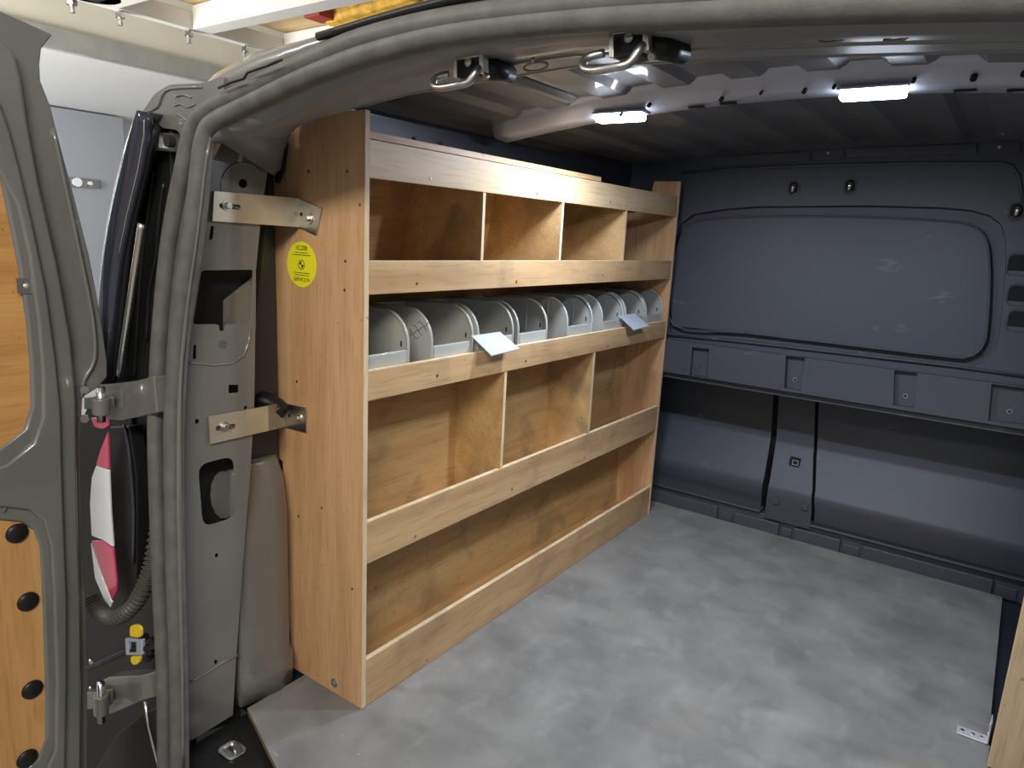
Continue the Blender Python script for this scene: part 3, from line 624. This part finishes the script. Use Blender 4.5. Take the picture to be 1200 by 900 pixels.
for l, r in (([(4, 600), (14, 578), (30, 562), (50, 552)], .003), ([(46, 560), (50, 580), (46, 598), (40, 600)], .0025), ([(50, 600), (60, 612), (66, 630)], .002)):
    bm = BM(); tube(bm, catmull(D(l, DX+.001), 3), r, 6); obj('pressed_rib', bm, 'paint', dr, smooth=True)
bm = BM(); tube(bm, catmull(D([(62, 150), (76, 215), (92, 290), (108, 370), (111, 420), (98, 446), (96, 466)], DX-.018), 3), .004, 6); obj('edge_bead', bm, 'paint', dr, smooth=True)
bm = BM()
bm.free()
# hinges
def hinge(v0, v1, arm, label=None):
    a = at(118, v0, 1, -.335); b = at(119, v1, 1, -.335)
    bm = BM(); tube(bm, [a, b], .0075, 12); h = obj('hinge', bm, 'chrome', dr, smooth=True)
    m_ = a.lerp(b, .5)
    bm = BM(); tube(bm, [a.lerp(b, .30), a.lerp(b, .78)], .0145, 18); obj('knuckle', bm, 'paint', h, bevel=.002)
    bm = BM(); plate(bm, J(arm, -.30), [], V((0, .035, 0))); obj('hinge_arm', bm, 'paint', h, bevel=.004, seg=3)
    bm = BM(); cc = [V(q) for q in arm]; 
    bm = BM(); plate(bm, [at(98, v0+12, 1, -.33), at(122, v0+12, 1, -.33), at(122, v1-16, 1, -.33), at(98, v1-14, 1, -.33)], [], V((0, .02, 0))); obj('leaf', bm, 'paint', h, bevel=.003)
    for vv in (v0+2, v1-4):
        bm = BM(); cyl(bm, at(99, vv, 1, -.335), (1, -.4, 0), .008, .008, 6); obj('bolt', bm, 'paint', h)
hinge(454, 494, [(112, 455), (116, 451), (140, 449), (160, 446), (180, 441), (184, 484), (160, 489), (140, 493), (124, 491), (124, 466), (114, 462)])
hinge(800, 846, [(115, 800), (126, 794), (145, 793), (165, 792), (190, 784), (192, 815), (165, 822), (140, 833), (127, 838), (126, 812), (116, 812)])
bm = BM(); plate(bm, J([(126, 459), (142, 456), (142, 478), (126, 481)], -.302), [], V((0, .003, 0))); obj('arm_pad', bm, 'paint', dr, bevel=.001)
bm = BM(); plate(bm, J([(130, 802), (150, 799), (150, 818), (131, 823)], -.302), [], V((0, .003, 0))); obj('arm_pad', bm, 'paint', dr, bevel=.001)

# ---- tail lamp on the body corner
tl = thing('tail_lamp', 'tall tail lamp with glossy black top and red and white lens', 'lamp', at(120, 700, 1, -.27))
LO = [(168, 131), (158, 145), (147, 175), (136, 215), (127, 260), (120, 310), (117, 350), (118, 390), (121, 440), (120, 470)]
LI = [(171, 131), (171, 157), (164, 197), (158, 222), (151, 250), (140, 303), (136, 330), (131, 380), (127, 425), (124, 470)]
n = 26
lo = J([tuple(p) for p in px_resample(LO, n)], -.27); li = J([tuple(p) for p in px_resample(LI, n)], -.265)
bm = BM(); rr_ = [[p+V((-.004, .09, 0)) for p in lo], lo]
for k in (.25, .5, .75): rr_.append([a.lerp(b, k)+V((0, -.012*math.sin(math.pi*k), 0)) for a, b in zip(lo, li)])
rr_ += [li, [p+V((0, .012, 0)) for p in li]]
strip(bm, rr_); o = obj('gloss_cover', bm, 'gloss', tl, smooth=True); solid(o, .003, 0)
LJ = [(172, 131), (189, 151), (180, 178), (177, 197), (167, 237), (156, 290), (151, 327), (147, 365), (140, 425), (134, 450)]
lj = J([tuple(p) for p in px_resample(LJ, n)], -.245)
bm = BM(); strip(bm, [[p+V((0, .01, 0)) for p in li], [a.lerp(b, .5)+V((0, .004, 0)) for a, b in zip(li, lj)], lj]); o = obj('inner_trim', bm, 'black', tl, smooth=True); solid(o, .004, 0)
bm = BM(); tube(bm, catmull(J([(166, 262), (162, 290), (156, 330), (150, 372), (145, 405), (140, 440)], -.264), 3), .0065, 10); obj('edge_reflection', bm, 'chrome', tl, smooth=True)  # chrome strip added in place of the pale reflection along the cover
bm = BM(); tube(bm, [V(p)+V((0, -.003, 0)) for p in li[:14]], .0016, 6); obj('cover_edge', bm, 'chrome', tl, smooth=True)
def lens(nm, l, m, y=-.285, d=.005):
    bm = BM(); plate(bm, J(l, y), [], V((0, d, 0))); return obj(nm, bm, m, tl, bevel=.0015)
lens('red_lens', [(106, 490), (127, 488), (127, 499), (120, 503), (110, 500)], 'pink')
lens('red_lens', [(126, 506), (127, 550), (112, 545), (117, 528)], 'pink')
lens('clear_lens', [(112, 546), (127, 551), (129, 600), (132, 641), (120, 633), (107, 628), (105, 590), (107, 560)], 'white')
lens('red_lens', [(107, 634), (118, 633), (132, 643), (136, 680), (136, 692), (131, 704), (119, 672)], 'pink')
lens('clear_lens', [(106, 636), (118, 673), (131, 706), (129, 712), (122, 703), (111, 678)], 'white')
bm = BM(); plate(bm, J([(128, 500), (150, 500), (160, 560), (160, 690), (140, 712), (136, 680), (130, 600)], -.262), [], V((0, .03, 0))); obj('lamp_housing', bm, 'black', tl, bevel=.004)
bm = BM(); tube(bm, catmull(J([(145, 497), (150, 520), (153, 545), (157, 600), (156, 660)], -.265), 3), .003, 8); obj('housing_bead', bm, 'gloss', tl, smooth=True)

# ---- corrugated cable conduit
cn = thing('cable_conduit', 'corrugated black rubber cable conduit looping between body and door', 'conduit', at(140, 720, 1, -.30))
path = catmull([at(a, b, 1, c) for a, b, c in ((106, 700, -.31), (112, 712, -.31), (122, 721, -.31), (136, 724, -.31), (152, 714, -.308), (164, 698, -.30), (174, 674, -.285), (180, 650, -.27), (185, 618, -.25))], 18)
bm = BM(); tube(bm, path, [.0165 if (i//2) % 2 else .0125 for i in range(len(path))], 14); obj('sleeve', bm, 'conduit', cn)

# ---- yellow door check
cs = thing('door_check', 'black door check strap with yellow release tabs above the lower hinge', 'door check', at(160, 755, 1, -.29))
bm = BM(); plate(bm, J(roundpoly([(152, 746), (152, 735), (156, 732), (162, 733), (165, 737), (165, 747)], 3), -.315), [], V((0, .005, 0))); obj('release_tab', bm, 'yellow_p', cs, bevel=.002)
bm = BM(); plate(bm, J(roundpoly([(153, 769), (164, 769), (163, 777), (157, 780), (153, 776)], 3), -.315), [], V((0, .005, 0))); obj('release_tab', bm, 'yellow_p', cs, bevel=.002)
bm = BM(); plate(bm, J([(146, 748), (166, 750), (166, 768), (147, 768)], -.318), [J([(150, 752), (159, 753), (159, 765), (150, 765)], -.318)], V((0, .008, 0))); obj('check_body', bm, 'beam', cs, bevel=.002)
bm = BM(); plate(bm, J([(149, 751), (160, 752), (160, 766), (149, 766)], -.305), [], V((0, .01, 0))); obj('check_roller', bm, 'black', cs)
bm = BM(); tube(bm, J([(104, 783), (125, 774), (150, 763), (190, 756)], -.31), .006, 8); obj('strap', bm, 'black', cs, smooth=True)
for u, v in ((172, 745), (174, 758), (178, 768), (183, 748), (181, 760)):
    bm = BM(); cyl(bm, at(u, v, 1, -.30), (.3, -1, 0), .007, .014, 8); obj('strap_lug', bm, 'black', cs)
for u, v in ((106, 774), (106, 806)):
    bm = BM(); cyl(bm, at(u, v, 1, -.335), (1, -.3, 0), .004, .008, 8); obj('stud', bm, 'chrome', cs)

# ================================================================== FLOOR MAT
fm = thing('floor_mat', 'worn grey board covering the load floor, scuffed and stained', 'floor mat', (0.5, 0.6, 0))
bm = BM(); plate(bm, [V(p) for p in ((-0.189, -0.149, 0), (0.0, -0.215, 0), (0.12, -0.232, 0), (1.117, -0.232, 0), (1.108, 0.9, 0), (1.117, 1.592, 0), (-0.19, 1.592, 0), (-0.19, 0.2, 0))], [], V((0, 0, -.003)))
obj('grey_surface', bm, 'mat', fm)
bm = BM(); plate(bm, [V(p) for p in ((-0.189, -0.149, -.003), (0.0, -0.215, -.003), (0.12, -0.232, -.003), (1.117, -0.232, -.003), (1.108, 0.9, -.003), (1.117, 1.592, -.003), (-0.19, 1.592, -.003), (-0.19, 0.2, -.003))], [], V((0, 0, -.011)))
obj('plywood_edge', bm, 'brown', fm)

# ================================================================== SHELVING UNIT
L = 1.458; T = .012
su = thing('shelving_unit', 'light plywood shelving unit with lipped shelves along the left side', 'shelving', (0, 0, 0))
bm = BM(); plate(bm, [V((x, 0, z)) for x, z in ((0, 0.001), (0, 1.22), (-.215, 1.213), (-.26, 1.15), (-.34, .90), (-.345, .53), (-.255, .50), (-.235, 0.001))], [], V((0, T, 0))); np_ = obj('end_panel', bm, 'wood_v', su, bevel=.0006)
bm = BM(); box(bm, (-.0003, .0006, .002), (.0009, T-.0006, 1.219)); obj('edge_banding', bm, 'wood_edge', np_)
bm = BM(); plate(bm, [V((x, L-T, z)) for x, z in ((0, 0.001), (0, 1.221), (-.095, 1.221), (-.11, 1.12), (-.27, 1.10), (-.33, .90), (-.33, .53), (-.22, .50), (-.22, 0.001))], [], V((0, T, 0))); fp_ = obj('end_panel', bm, 'wood_v', su, bevel=.0006)
bm = BM(); box(bm, (-.0003, L-T+.0006, .002), (.0009, L-.0006, 1.219)); obj('edge_banding', bm, 'wood_edge', fp_)
RZ = [(1.103, 1.1705), (.8884, .9515), (.680, .740), (.3335, .4252), (.001, .1119)]
for i, (a, b) in enumerate(RZ):
    bm = BM(); box(bm, (-T, T, a), (0, L-T, b)); r_ = obj('front_rail', bm, 'wood_top' if i == 0 else 'wood_h', su, bevel=.0008)
    if i: bm = BM(); box(bm, (-T+.0005, T, b-.0002), (-.0005, L-T, b+.0007)); obj('edge_banding', bm, 'wood_edge', r_)
    for y in (.20, .55, .95, 1.30):
        y += random.uniform(-.06, .06); bm = BM(); cyl(bm, (0, y, a+random.uniform(.012, .025)), (1, 0, 0), .0032, .0008, 10); obj('screw', bm, 'steel', r_)
def backx(z):  # depth of the back, following the van side
    return -.30 if z > .6 and z < .88 else -.2
def board(nm, z, x0, mt='wood_in'):
    bm = BM(); box(bm, (x0, T, z), (-T, L-T, z+T)); return obj(nm, bm, mt, su)
board('shelf_board', .889, -.275); board('shelf_board', .681, -.30); board('shelf_board', .334, -.17); board('shelf_board', .012, -.17)
bm = BM(); box(bm, (-.205, T, 1.173), (-.006, .90, 1.185)); obj('top_board', bm, 'wood_h', su)
bm = BM(); plate(bm, [V((-.262, T, .901)), V((-.262, L-T, .901)), V((-.212, L-T, 1.172)), V((-.212, T, 1.172))], [], V((-.006, 0, .001))); obj('back_panel', bm, 'wood_in', su)
bm = BM(); box(bm, (-.290, T, .693), (-.284, L-T, .889)); obj('back_panel', bm, 'wood_in', su)
bm = BM(); box(bm, (-.158, T, .346), (-.152, L-T, .681)); obj('back_panel', bm, 'wood_in', su)
bm = BM(); plate(bm, [V((-.135, T, .024)), V((-.135, L-T, .024)), V((-.152, L-T, .334)), V((-.152, T, .334))], [], V((-.006, 0, 0))); obj('back_panel', bm, 'wood_in', su)
for y in (.355, .692, 1.062):
    bm = BM(); plate(bm, [V((x, y, z)) for x, z in ((-.002-T*.0, .9515), (-.002, 1.103), (-T-.001, 1.103), (-T-.001, 1.171), (-.211, 1.171), (-.2615, .902), (-T-.001, .902), (-T-.001, .9515))], [], V((0, .009, 0)))
    d_ = obj('divider', bm, 'wood_in', su)
    bm = BM(); box(bm, (-.0022, y, .952), (-.0012, y+.009, 1.1025)); obj('edge_banding', bm, 'wood_edge', d_)
for y in (.470, .925):
    bm = BM(); plate(bm, [V((x, y, z)) for x, z in ((-.002, .4255), (-.002, .680), (-T-.001, .680), (-.1515, .680), (-.1515, .347), (-T-.001, .347), (-T-.001, .4255))], [], V((0, .010, 0)))
    d_ = obj('divider', bm, 'wood_in', su)
    bm = BM(); box(bm, (-.0022, y, .426), (-.0012, y+.010, .6795)); obj('edge_banding', bm, 'wood_edge', d_)
for u, v in ((362, 201), (407, 201), (405, 306), (348, 447), (377, 595), (350, 605), (413, 690), (422, 240), (404, 340)):
    p = at(u, v, 1, 0); bm = BM(); cyl(bm, p, (0, -1, 0), .0028, .0008, 10); obj('screw', bm, 'steel', np_)
# bolt at the foot of the end panel
p = at(392, 800, 1, 0); bm = BM(); cyl(bm, p, (0, -1, 0), .010, .0015, 18); wsh = obj('washer', bm, 'zinc', np_)
bm = BM(); cyl(bm, p+V((0, -.0015, 0)), (0, -1, 0), .005, .004, 6); obj('bolt_head', bm, 'zinc', wsh)
# small debris lying in the shelves
def debris(nm, lab, cat, p, s, m):
    t_ = BM(); bmesh.ops.create_icosphere(t_, subdivisions=2, radius=1)
    for v_ in t_.verts: v_.co = V((v_.co.x*s[0], v_.co.y*s[1], v_.co.z*s[2]))*(1+random.uniform(-.25, .25))+V(p)+V((0, 0, s[2]))
    tag(obj(nm, t_, m), lab, cat)
debris('wood_crumb', 'dark crumb of debris lying on the middle shelf by its divider', 'debris', (-.10, .84, .347), (.014, .018, .006), 'brown')
debris('screw_scrap', 'small pale scrap in the near corner of the bottom shelf', 'debris', (-.03, .035, .025), (.008, .014, .007), 'zinc')

# ---- sticker
cx_, cz_ = (-.183), .935
st = thing('round_sticker', 'round yellow inspection sticker on the end panel below the upper bracket', 'sticker', (cx_, -.0003, cz_))
A0 = at(337, 309, 1, 0); B0 = at(371, 309, 1, 0); C0 = at(353, 283, 1, 0); E0 = at(355, 337, 1, 0)
ctr = V(((A0.x+B0.x)/2, -.0004, (C0.z+E0.z)/2)); ra = (B0.x-A0.x)/2; rb = abs(C0.z-E0.z)/2
R_ = (ra+rb)/2
bm = BM(); cyl(bm, ctr, (0, -1, 0), R_, .0006, 40); obj('disc', bm, 'yellow', st)
def txt(s, size, c, m, parent):
    cu = bpy.data.curves.new('text', 'FONT'); cu.body = s; cu.size = size; cu.align_x = 'CENTER'; cu.align_y = 'CENTER'; cu.extrude = .00015
    o_ = bpy.data.objects.new('lettering', cu); COL.objects.link(o_); bpy.context.view_layer.update()
    me = bpy.data.meshes.new_from_object(o_.evaluated_get(bpy.context.evaluated_depsgraph_get())); bpy.data.objects.remove(o_)
    me.transform(Matrix.Translation(V(c)-parent.location) @ Matrix.Rotation(math.pi/2, 4, 'X')); me.materials.clear(); me.materials.append(M[m])
    o_ = bpy.data.objects.new('lettering', me); COL.objects.link(o_); o_.parent = parent; return o_
yt = -.0013
txt('10.208', R_*.30, (ctr.x, yt, ctr.z+R_*.72), 'ink', st)
txt('SERVICE.N', R_*.24, (ctr.x, yt, ctr.z-R_*.66), 'ink', st)
for z_, w_ in ((.52, .9), (.42, 1.25), (-.36, 1.1), (-.46, .95)):
    bm = BM(); box(bm, (ctr.x-w_/2*R_, yt, ctr.z+z_*R_-R_*.014), (ctr.x+w_/2*R_, yt+.0004, ctr.z+z_*R_+R_*.014)); obj('printed_line', bm, 'ink', st)
bm = BM()
for a0 in (90, 270):
    pts = [V((ctr.x, yt, ctr.z))]+[V((ctr.x+R_*.15*math.cos(math.radians(a0+k*15)), yt, ctr.z+R_*.15*math.sin(math.radians(a0+k*15)))) for k in range(7)]
    plate(bm, pts, [], V((0, .0004, 0)))
plate(bm, [V((ctr.x+R_*.22*math.cos(k*math.pi/12), yt, ctr.z+R_*.22*math.sin(k*math.pi/12))) for k in range(24)], [[V((ctr.x+R_*.19*math.cos(k*math.pi/12), yt, ctr.z+R_*.19*math.sin(k*math.pi/12))) for k in range(24)]], V((0, .0004, 0)))
obj('emblem', bm, 'ink', st)

# ---- steel brackets tying the unit to the pillar
def bracket(label, long_px, flap_px, slot, bolt1, bolt2, hole=None, bend=False):
    BX = PX+.004
    q = [at(u, v, 0, BX) for u, v in long_px]; yb = -.001
    # far end of the long leg reaches the panel
    q[1].y = yb; q[2].y = yb
    t_ = thing('angle_bracket', label, 'bracket', (BX, -.1, q[0].z))
    s_ = [at(u, v, 0, BX) for u, v in slot]
    if bend:
        k0 = (-.085-q[0].y)/(q[1].y-q[0].y); k3 = (-.085-q[3].y)/(q[2].y-q[3].y)
        e1 = q[0].lerp(q[1], k0); e2 = q[3].lerp(q[2], k3); q1b = at(*long_px[1], 1, yb); q2b = at(*long_px[2], 1, yb)
        bm = BM(); plate(bm, [q[0], e1, e2, q[3]], [s_], V((.003, 0, 0)))
        plate(bm, [e1, q1b, q2b, e2], [], V((.003, 0, 0))); q[1] = q1b; q[2] = q2b
    else:
        bm = BM(); plate(bm, q, [s_], V((.003, 0, 0)))
    obj('long_leg', bm, 'zinc_y', t_)
    f = [at(u, v, 1, -.001) for u, v in flap_px]; f[0] = q[1].copy(); f[3] = q[2].copy(); f[0].y = f[3].y = -.001
    bm = BM(); plate(bm, f, [], V((0, -.003, 0))); fo = obj('flap', bm, 'zinc', t_, bevel=.0006)
    c = at(*bolt1, 0, BX+.003); bm = BM(); cyl(bm, c, (1, 0, 0), .010, .0018, 20); w1 = obj('washer', bm, 'zinc', t_)
    bm = BM(); cyl(bm, c+V((.0018, 0, 0)), (1, 0, 0), .0062, .006, 6); obj('bolt_head', bm, 'zinc', w1, bevel=.0006)
    c = at(*bolt2, 1, -.004); bm = BM(); cyl(bm, c, (0, -1, 0), .0115, .0018, 20); w2 = obj('washer', bm, 'zinc', t_)
    bm = BM(); cyl(bm, c+V((0, -.0018, 0)), (0, -1, 0), .0062, .006, 6); obj('bolt_head', bm, 'zinc', w2, bevel=.0006)
    bm = BM(); cyl(bm, at(*hole, 1, -.004), (0, -1, 0), .004, .0004, 12); obj('hole', bm, 'void', fo)
bracket('upper zinc angle bracket bolted from pillar to end panel above sticker', [(250, 224), (347, 232), (347, 266), (248, 259)], [(347, 232), (378, 244), (372, 276), (346, 263)],
        roundpoly([(256, 238), (281, 240), (281, 246), (256, 244)], 2.5), (266, 241), (362, 256), (353, 251))
bracket('lower zinc angle bracket bolted from pillar to end panel over the dark grommet', [(244, 488), (333, 472), (333, 500), (246, 520)], [(333, 472), (360, 478), (360, 507), (333, 499)],
        roundpoly([(252, 499), (275, 496), (275, 502), (252, 505)], 2.5), (263, 500), (350, 490), (339, 487), True)

# ---- storage bins on the middle shelf
def make_bin(y0, y1, label, holder=False, scr=False):
    w_ = y1-y0; z0 = .6935; xf = -.016; xb = -.235; H = .150
    t_ = thing('storage_bin', label, 'storage bin', (xf, y0, z0), 'grey open-fronted bins on the lipped shelf')
    prof = [(xb, z0), (xb, z0+H-.004), (-.13, z0+H)]
    for k in range(9):
        a = math.radians(90-k*10.5); prof.append((xf-.064+.064*math.cos(a), z0+.082+.068*math.sin(a)))
    prof += [(xf, z0+.08), (xf, z0)]
    th = .0028
    bm = BM(); box(bm, (xb, y0, z0), (xf, y1, z0+.003)); box(bm, (xb, y0, z0), (xb+.003, y1, z0+H-.004))
    o_ = obj('base', bm, 'bin', t_)
    for k, ys in enumerate((y0, y1-th)):
        bm = BM(); plate(bm, [V((x_, ys, z_)) for x_, z_ in prof], [], V((0, th, 0))); sd = obj('side', bm, 'bin', t_)
        yr = ys+th/2+(.0016 if k == 0 else -.0016); bm = BM(); tube(bm, [V((x_, yr, z_)) for x_, z_ in prof[1:]], .0036, 6); obj('rim', bm, 'bin', sd, smooth=True)
        bm = BM(); yy = ys-.0006 if k == 0 else ys+th
        for xx in (-.085, -.15, -.19): box(bm, (xx, ys-.001, z0+.004), (xx+.003, ys+th+.001, z0+H-.012))
        obj('rib', bm, 'bin', sd)
        bm = BM(); yi = ys+th if k == 0 else ys-.0006; box(bm, (xf-.022, yi, z0+.078), (xf-.018, yi+.0006, z0+.090)); obj('notch', bm, 'void', sd)
    bm = BM(); box(bm, (xf-.003, y0+th, z0), (xf+.001, y1-th, z0+.074)); lip = obj('front_lip', bm, 'bin', t_, bevel=.001)
    bm = BM(); box(bm, (xf+.001, y0+.010, z0+.046), (xf+.0028, y1-.030, z0+.072)); obj('label_slot', bm, 'bin', lip, bevel=.0006)
    if scr:
        for s_ in range(4):
            p0 = V((-.035-.012*s_, y0-.0002, z0+.12-.01*s_)); bm = BM(); tube(bm, [p0+V((-.02+.008*k, -.0002, .006*math.sin(k*1.9+s_))) for k in range(6)], .0007, 4)
            obj('pen_scribble', bm, 'ink', t_)
    if holder:
        dy = holder
        a = [V((xf+.003, y0+dy, z0+.084)), V((xf+.003, y0+dy+.112, z0+.084)), V((.034, y0+dy+.128, z0+.049)), V((.034, y0+dy+.016, z0+.044))]
        bm = BM(); plate(bm, a, [], V((.0006, 0, .0012))); hd_ = obj('label_holder', bm, 'clear', t_); hd_['label'] = 'clear hinged label holder hanging over the rail'
        bm = BM(); tube(bm, [a[3], a[2]], .0022, 6); obj('holder_lip', bm, 'clear', hd_)
        bm = BM(); tube(bm, [a[0], a[1]], .0022, 6); obj('holder_hinge', bm, 'clear', hd_)
bins = [(.014, .142, 'grey plastic bin nearest the open doors, against the near end panel', False, False),
        (.209, .357, 'grey plastic bin with black pen scribbles on its side, second from near end', False, True),
        (.372, .519, 'grey plastic bin with clear label holder, third from the near end', -.025, False),
        (.537, .677, 'grey plastic bin just beyond the nearer label holder, fourth along', False, False),
        (.780, .927, 'grey plastic bin just past the empty gap mid shelf, fifth along', False, False),
        (.985, 1.130, 'bluish grey plastic bin, third from the far end of the shelf', False, False),
        (1.144, 1.290, 'grey plastic bin with clear label holder nearest the bulkhead', -.05, False),
        (1.298, 1.440, 'last grey plastic bin, against the far end panel', False, False)]
for b in bins: make_bin(*b)

# ---- LED lamps below the cross rail
def led(u0, u1, v, label):
    a = at(u0, v, 1, .60); b = at(u1, v, 1, .60); c = (a+b)/2; half = abs(b.x-a.x)/2; z_ = zc(c.x)+.004
    sl_ = (zc(b.x)-zc(a.x))/(b.x-a.x)
    t_ = thing('led_lamp', label, 'lamp', (c.x, .60, z_), 'slim lamps under the cross rail')
    bm = BM(); box(bm, (c.x-half-.004, .584, z_-.007), (c.x+half+.004, .632, z_-.002)); obj('housing', bm, 'beam', t_, bevel=.001)
    bm = BM(); box(bm, (c.x-half, .592, z_-.023), (c.x+half, .624, z_-.006)); obj('diffuser', bm, 'led', t_, bevel=.004)
    l = bpy.data.lights.new('led_light', 'AREA'); l.shape = 'RECTANGLE'; l.size = half*2; l.size_y = .03; l.energy = 5.2; l.color = (0.76, 0.84, 1.0)
    lo_ = bpy.data.objects.new('led_light', l); COL.objects.link(lo_); lo_.location = (c.x, .605, z_-.026)
led(699, 752, 140, 'glowing white strip lamp under cross rail, the one above the shelving')
led(984, 1061, 112, 'glowing white strip lamp under cross rail, farther right toward centre')

# ---- right-hand board and its floor bracket
rb_ = thing('plywood_board', 'pale upright plywood board at the right edge of the load bay', 'board', (1.107, .68, 0))
bm = BM(); box(bm, (1.108, .68, .001), (1.36, .692, 1.05)); ob = obj('board', bm, 'wood_right', rb_, bevel=.0006)
bm = BM(); box(bm, (1.107, .6806, .002), (1.1085, .6914, 1.049)); obj('edge_banding', bm, 'wood_edge', ob)
cb = thing('corner_bracket', 'small galvanised corner bracket screwed to mat beside the pale board', 'bracket', (1.10, .77, 0))
bm = BM(); box(bm, (1.048, .758, .0005), (1.106, .790, .0028)); fo = obj('floor_leg', bm, 'galv', cb, bevel=.0006)
bm = BM(); box(bm, (1.1035, .758, .0005), (1.106, .790, .055)); uo = obj('upright_leg', bm, 'galv', cb, bevel=.0006)
bm = BM(); tube(bm, [(1.048, .758, .003), (1.103, .758, .003)], .0016, 6); obj('rolled_edge', bm, 'galv', fo)
for x_ in (1.058, 1.078, 1.094):
    bm = BM(); cyl(bm, (x_, .775, .0028), (0, 0, 1), .0045, .0025, 12, dome=True); obj('screw', bm, 'chrome', fo)
for z_ in (.018, .040):
    bm = BM(); cyl(bm, (1.1035, .775, z_), (-1, 0, 0), .0045, .0025, 12, dome=True); obj('screw', bm, 'chrome', uo)

# ================================================================== GARAGE
gf = BM(); box(gf, (-9, -5, -.62), (5, 8, -.58)); tag(obj('floor', gf, 'concrete'), 'grey concrete garage floor below the van', 'floor', kind='structure')
g = BM(); box(g, (-5.08, -1.2, 2.25), (-5.0, 7.5, 5.0)); tag(obj('wall_left', g, 'cream'), 'cream garage wall above the grey lintel beam', 'wall', kind='structure')
g = BM(); strip(g, [[at(u, v, 0, -4.98) for u, v in ((-60, -19), (0, 14), (60, 39), (130, 58), (260, 93))], [at(u, v, 0, -4.98) for u, v in ((-60, 35), (0, 48), (50, 57), (120, 70), (260, 97))]])
g.free()
g = BM(); box(g, (-5.04, -1.2, 2.185), (-4.95, 7.5, 2.31)); tag(obj('trim_1', g, 'lintel'), 'grey lintel beam crossing the garage behind the open door', 'beam', kind='structure')
wg = thing('wall_left', 'pale grey far wall of the garage beyond the lintel', 'wall', kind='structure')
g = BM(); box(g, (-8.2, -1.5, -.6), (-8.0, 3.56, 2.14)); obj('lower_wall', g, 'gwall', wg)
g = BM(); box(g, (-8.6, 3.5, -.6), (-8.45, 7.6, 3.0)); obj('white_partition', g, 'gwhite', wg)
g = BM(); box(g, (-7.995, 2.75, 1.30), (-7.96, 3.22, 1.40)); pn = obj('switch_panel', g, 'steel', wg)
g = BM(); cyl(g, (-7.96, 2.98, 1.35), (1, 0, 0), .05, .02, 16); obj('indicator', g, 'white', pn)
g = BM(); cyl(g, (-7.96, 3.12, 1.35), (1, 0, 0), .022, .02, 12); obj('indicator', g, 'white', pn)
cg = thing('ceiling', 'white corrugated garage ceiling beyond the lintel', 'ceiling', kind='structure')
g = BM(); yy = [-1.5+i*.03 for i in range(304)]
xx_ = [-8.6+.075*i for i in range(48)]
strip(g, [[V((x_, -1.5, 2.16+(.012 if i % 2 else 0))), V((x_, 7.6, 2.16+(.012 if i % 2 else 0)))] for i, x_ in enumerate(xx_)]); o = obj('corrugated_sheet', g, 'gwhite', cg); solid(o, .01, 1)
g = BM(); box(g, (-5.0, -1.2, 4.2), (5, 8, 4.3)); obj('high_ceiling', g, 'cream', cg)
# overhead storage rack
RZ_ = 2.0
rk = thing('storage_rack', 'white steel overhead rack carrying plywood boards at the top left', 'rack', at(220, 35, 2, RZ_))
x_r = -2.83
g = BM(); box(g, (x_r-.03, .55, RZ_), (x_r+.03, 3.2, RZ_+.09)); obj('side_rail', g, 'rackwhite', rk, bevel=.004)
for yb in (.93, 1.42, 2.0, 2.7):
    g = BM(); box(g, (x_r+.03, yb-.055, RZ_+.0), (-.9, yb+.055, RZ_+.12)); obj('cross_beam', g, 'rackwhite', rk, bevel=.006)
g = BM(); box(g, (-2.0, .6, RZ_+.12), (-1.9, 3.2, RZ_+.2)); obj('side_rail', g, 'rackwhite', rk, bevel=.004)
for yb in (1.0, 1.36, 1.70, .78):
    g = BM(); cyl(g, (x_r, yb, RZ_+.002), (0, 0, -1), .012, .07, 12); bo = obj('bolt', g, 'steel', rk)
    g = BM(); cyl(g, (x_r, yb, RZ_-.012), (0, 0, -1), .024, .022, 6); obj('nut', g, 'steel', bo)
for k in range(9):
    g = BM(); y_ = .6+k*.29; box(g, (x_r+.02, y_, RZ_+.125), (-.9, y_+.27, RZ_+.15)); obj('plywood_board', g, 'ply_raw', rk)
def bundle(nm, lab, cat, a, b, r, m):
    g = BM(); 
    for k in range(5):
        o1 = V((random.uniform(-.04, .04), random.uniform(-.06, .06), random.uniform(-.01, .03))); tube(g, catmull([V(a)+o1, (V(a)+V(b))/2+o1+V((0, .04, .02)), V(b)+o1], 4), r, 8)
    tag(obj(nm, g, m, smooth=True), lab, cat)
bundle('strap_bundle', 'amber bundle of straps hanging under the overhead rack boards', 'straps', at(400, 24, 2, RZ_+.05), at(500, -8, 2, RZ_+.05), .03, 'amber')
pr_ = at(376, 18, 2, RZ_+.05)
g = BM(); box(g, (pr_.x-.06, pr_.y-.06, RZ_+.03), (pr_.x+.06, pr_.y+.06, RZ_+.11)); tag(obj('red_box', g, 'redbox', bevel=.005), 'small red box under the overhead rack boards beside amber straps', 'box')
g = BM(); p = at(108, -4, 2, 2.0); cyl(g, p, (0, 0, 1), .12, .08, 24, dome=True); tag(obj('ceiling_speaker', g, 'black', smooth=True), 'round black fitting at the top edge above the lintel', 'fitting')
